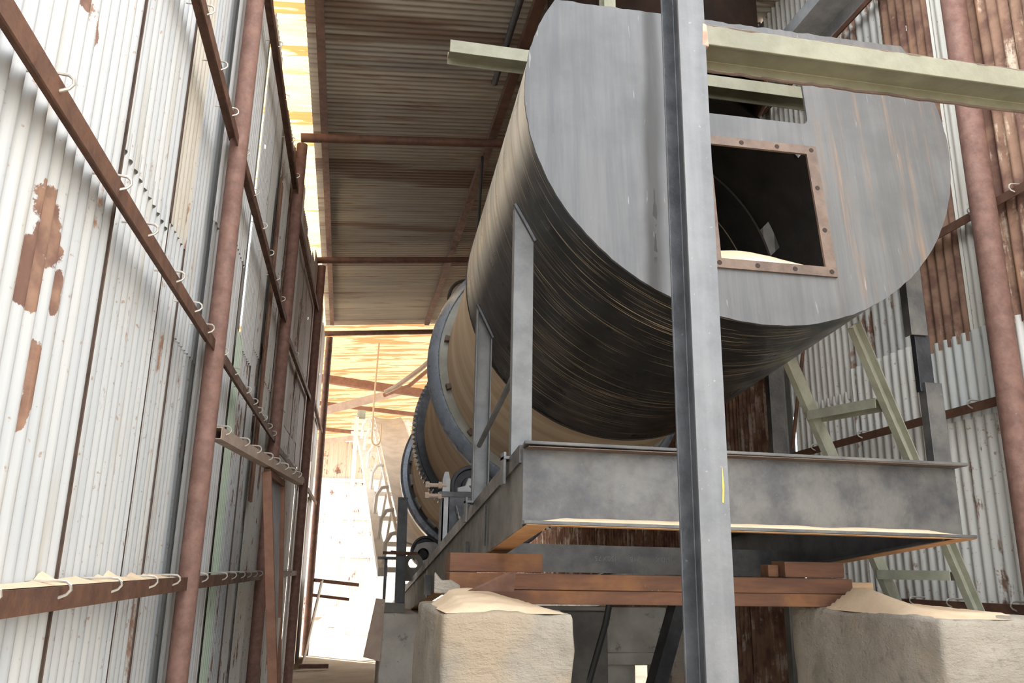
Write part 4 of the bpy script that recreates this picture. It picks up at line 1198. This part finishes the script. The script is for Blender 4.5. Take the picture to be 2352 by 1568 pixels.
# tan plate leaning on the far pedestal and steel rail on top
fbeam('dusty channel rail lying on the far concrete pedestal', (.38, 8.68, 1.115), (.64, 8.68, 1.105), .045, 'steel_rail', 'frame_dusty')
m = MB(); m.add([(.35,8.56,1.20),(.44,8.56,1.19),(.42,8.56,.62),(.26,8.56,.66),(.35,8.585,1.20),(.44,8.585,1.19),(.42,8.585,.62),(.26,8.585,.66)],
                [(0,1,2,3),(7,6,5,4),(0,4,5,1),(1,5,6,2),(2,6,7,3),(3,7,4,0)])
tag(m.build('leaning_plate', M['tube_dusty'], None), 'tan steel plate leaning against the left side of the far pedestal', 'plate')

# concrete wall under the drum with small openings
cw = struct_root('wall_rear', (2, 7.5, 0))
yw = 7.5
m = MB()
for (x0, x1, z0, z1) in ((1.2, 2.62, -.05, 1.18), (2.62, 2.81, .69, 1.18), (2.81, 2.95, -.05, 1.18)):
    m.box((x0, yw, z0), (x1, yw+.2, z1))
m.build('masonry', M['concrete_grey'], cw)
MB().box((2.22, yw-.07, .70), (2.92, yw, .80)).build('ledge', M['concrete_grey'], cw, bevel=.01)
MB().box((2.93, yw-.1, -.05), (3.05, yw+.2, 1.25)).build('pilaster', M['concrete'], cw, bevel=.01)
MB().box((1.2, yw-.14, -.05), (2.33, yw, 1.15)).build('masonry', M['frame_dusty'], cw, bevel=.01)
tag(MB().tube([(2.02, 6.3, 1.3), (1.98, 6.3, 1.12), (1.86, 6.3, .75), (1.76, 6.3, .4), (1.68, 6.3, .01)], .025, 8).build('drooping_cable', M['cable'], None, smooth=True),
    'black cable drooping down under the drum right of the left pier', 'cable')
fbeam('dark steel prop slanting up under the drum left of the front post', (2.25, 6.6, -.02), (2.75, 6.7, 1.30), .06, 'steel_prop', 'dark_steel')

# ------------------------------------------------------------------ light
w = bpy.data.worlds.new('World'); sc.world = w; w.use_nodes = True
bg = w.node_tree.nodes['Background']
bg.inputs[0].default_value = (.94, .97, 1.0, 1); bg.inputs[1].default_value = 3.2
sd_ = bpy.data.lights.new('sun', 'SUN'); sd_.energy = 12.0; sd_.color = (1, .93, .82); sd_.angle = math.radians(.6)
so = bpy.data.objects.new('sun', sd_); COL.objects.link(so)
so.rotation_euler = V((-.5, .5, .72)).to_track_quat('Z', 'Y').to_euler(); so.location = (-6, 4, 12)

# ------------------------------------------------------------------ camera
cam = bpy.data.cameras.new('camera'); co = bpy.data.objects.new('camera', cam); COL.objects.link(co)
cam.sensor_width = 36; cam.lens = 1898.0 * 36 / 2352
cam.clip_start = .05; cam.clip_end = 300
Rm = Matrix(((.98065734, -.06769537, -.18365327), (-.19500137, -.25688017, -.94656592), (.01690125, .96406945, -.26511212)))
co.matrix_world = Matrix.Translation((0, 0, 1.5)) @ Rm.to_4x4()
sc.camera = co
sc.view_settings.view_transform = 'Standard'; sc.view_settings.look = 'None'
sc.view_settings.gamma = 1; sc.view_settings.use_curve_mapping = False
sc.view_settings.exposure = 0.5
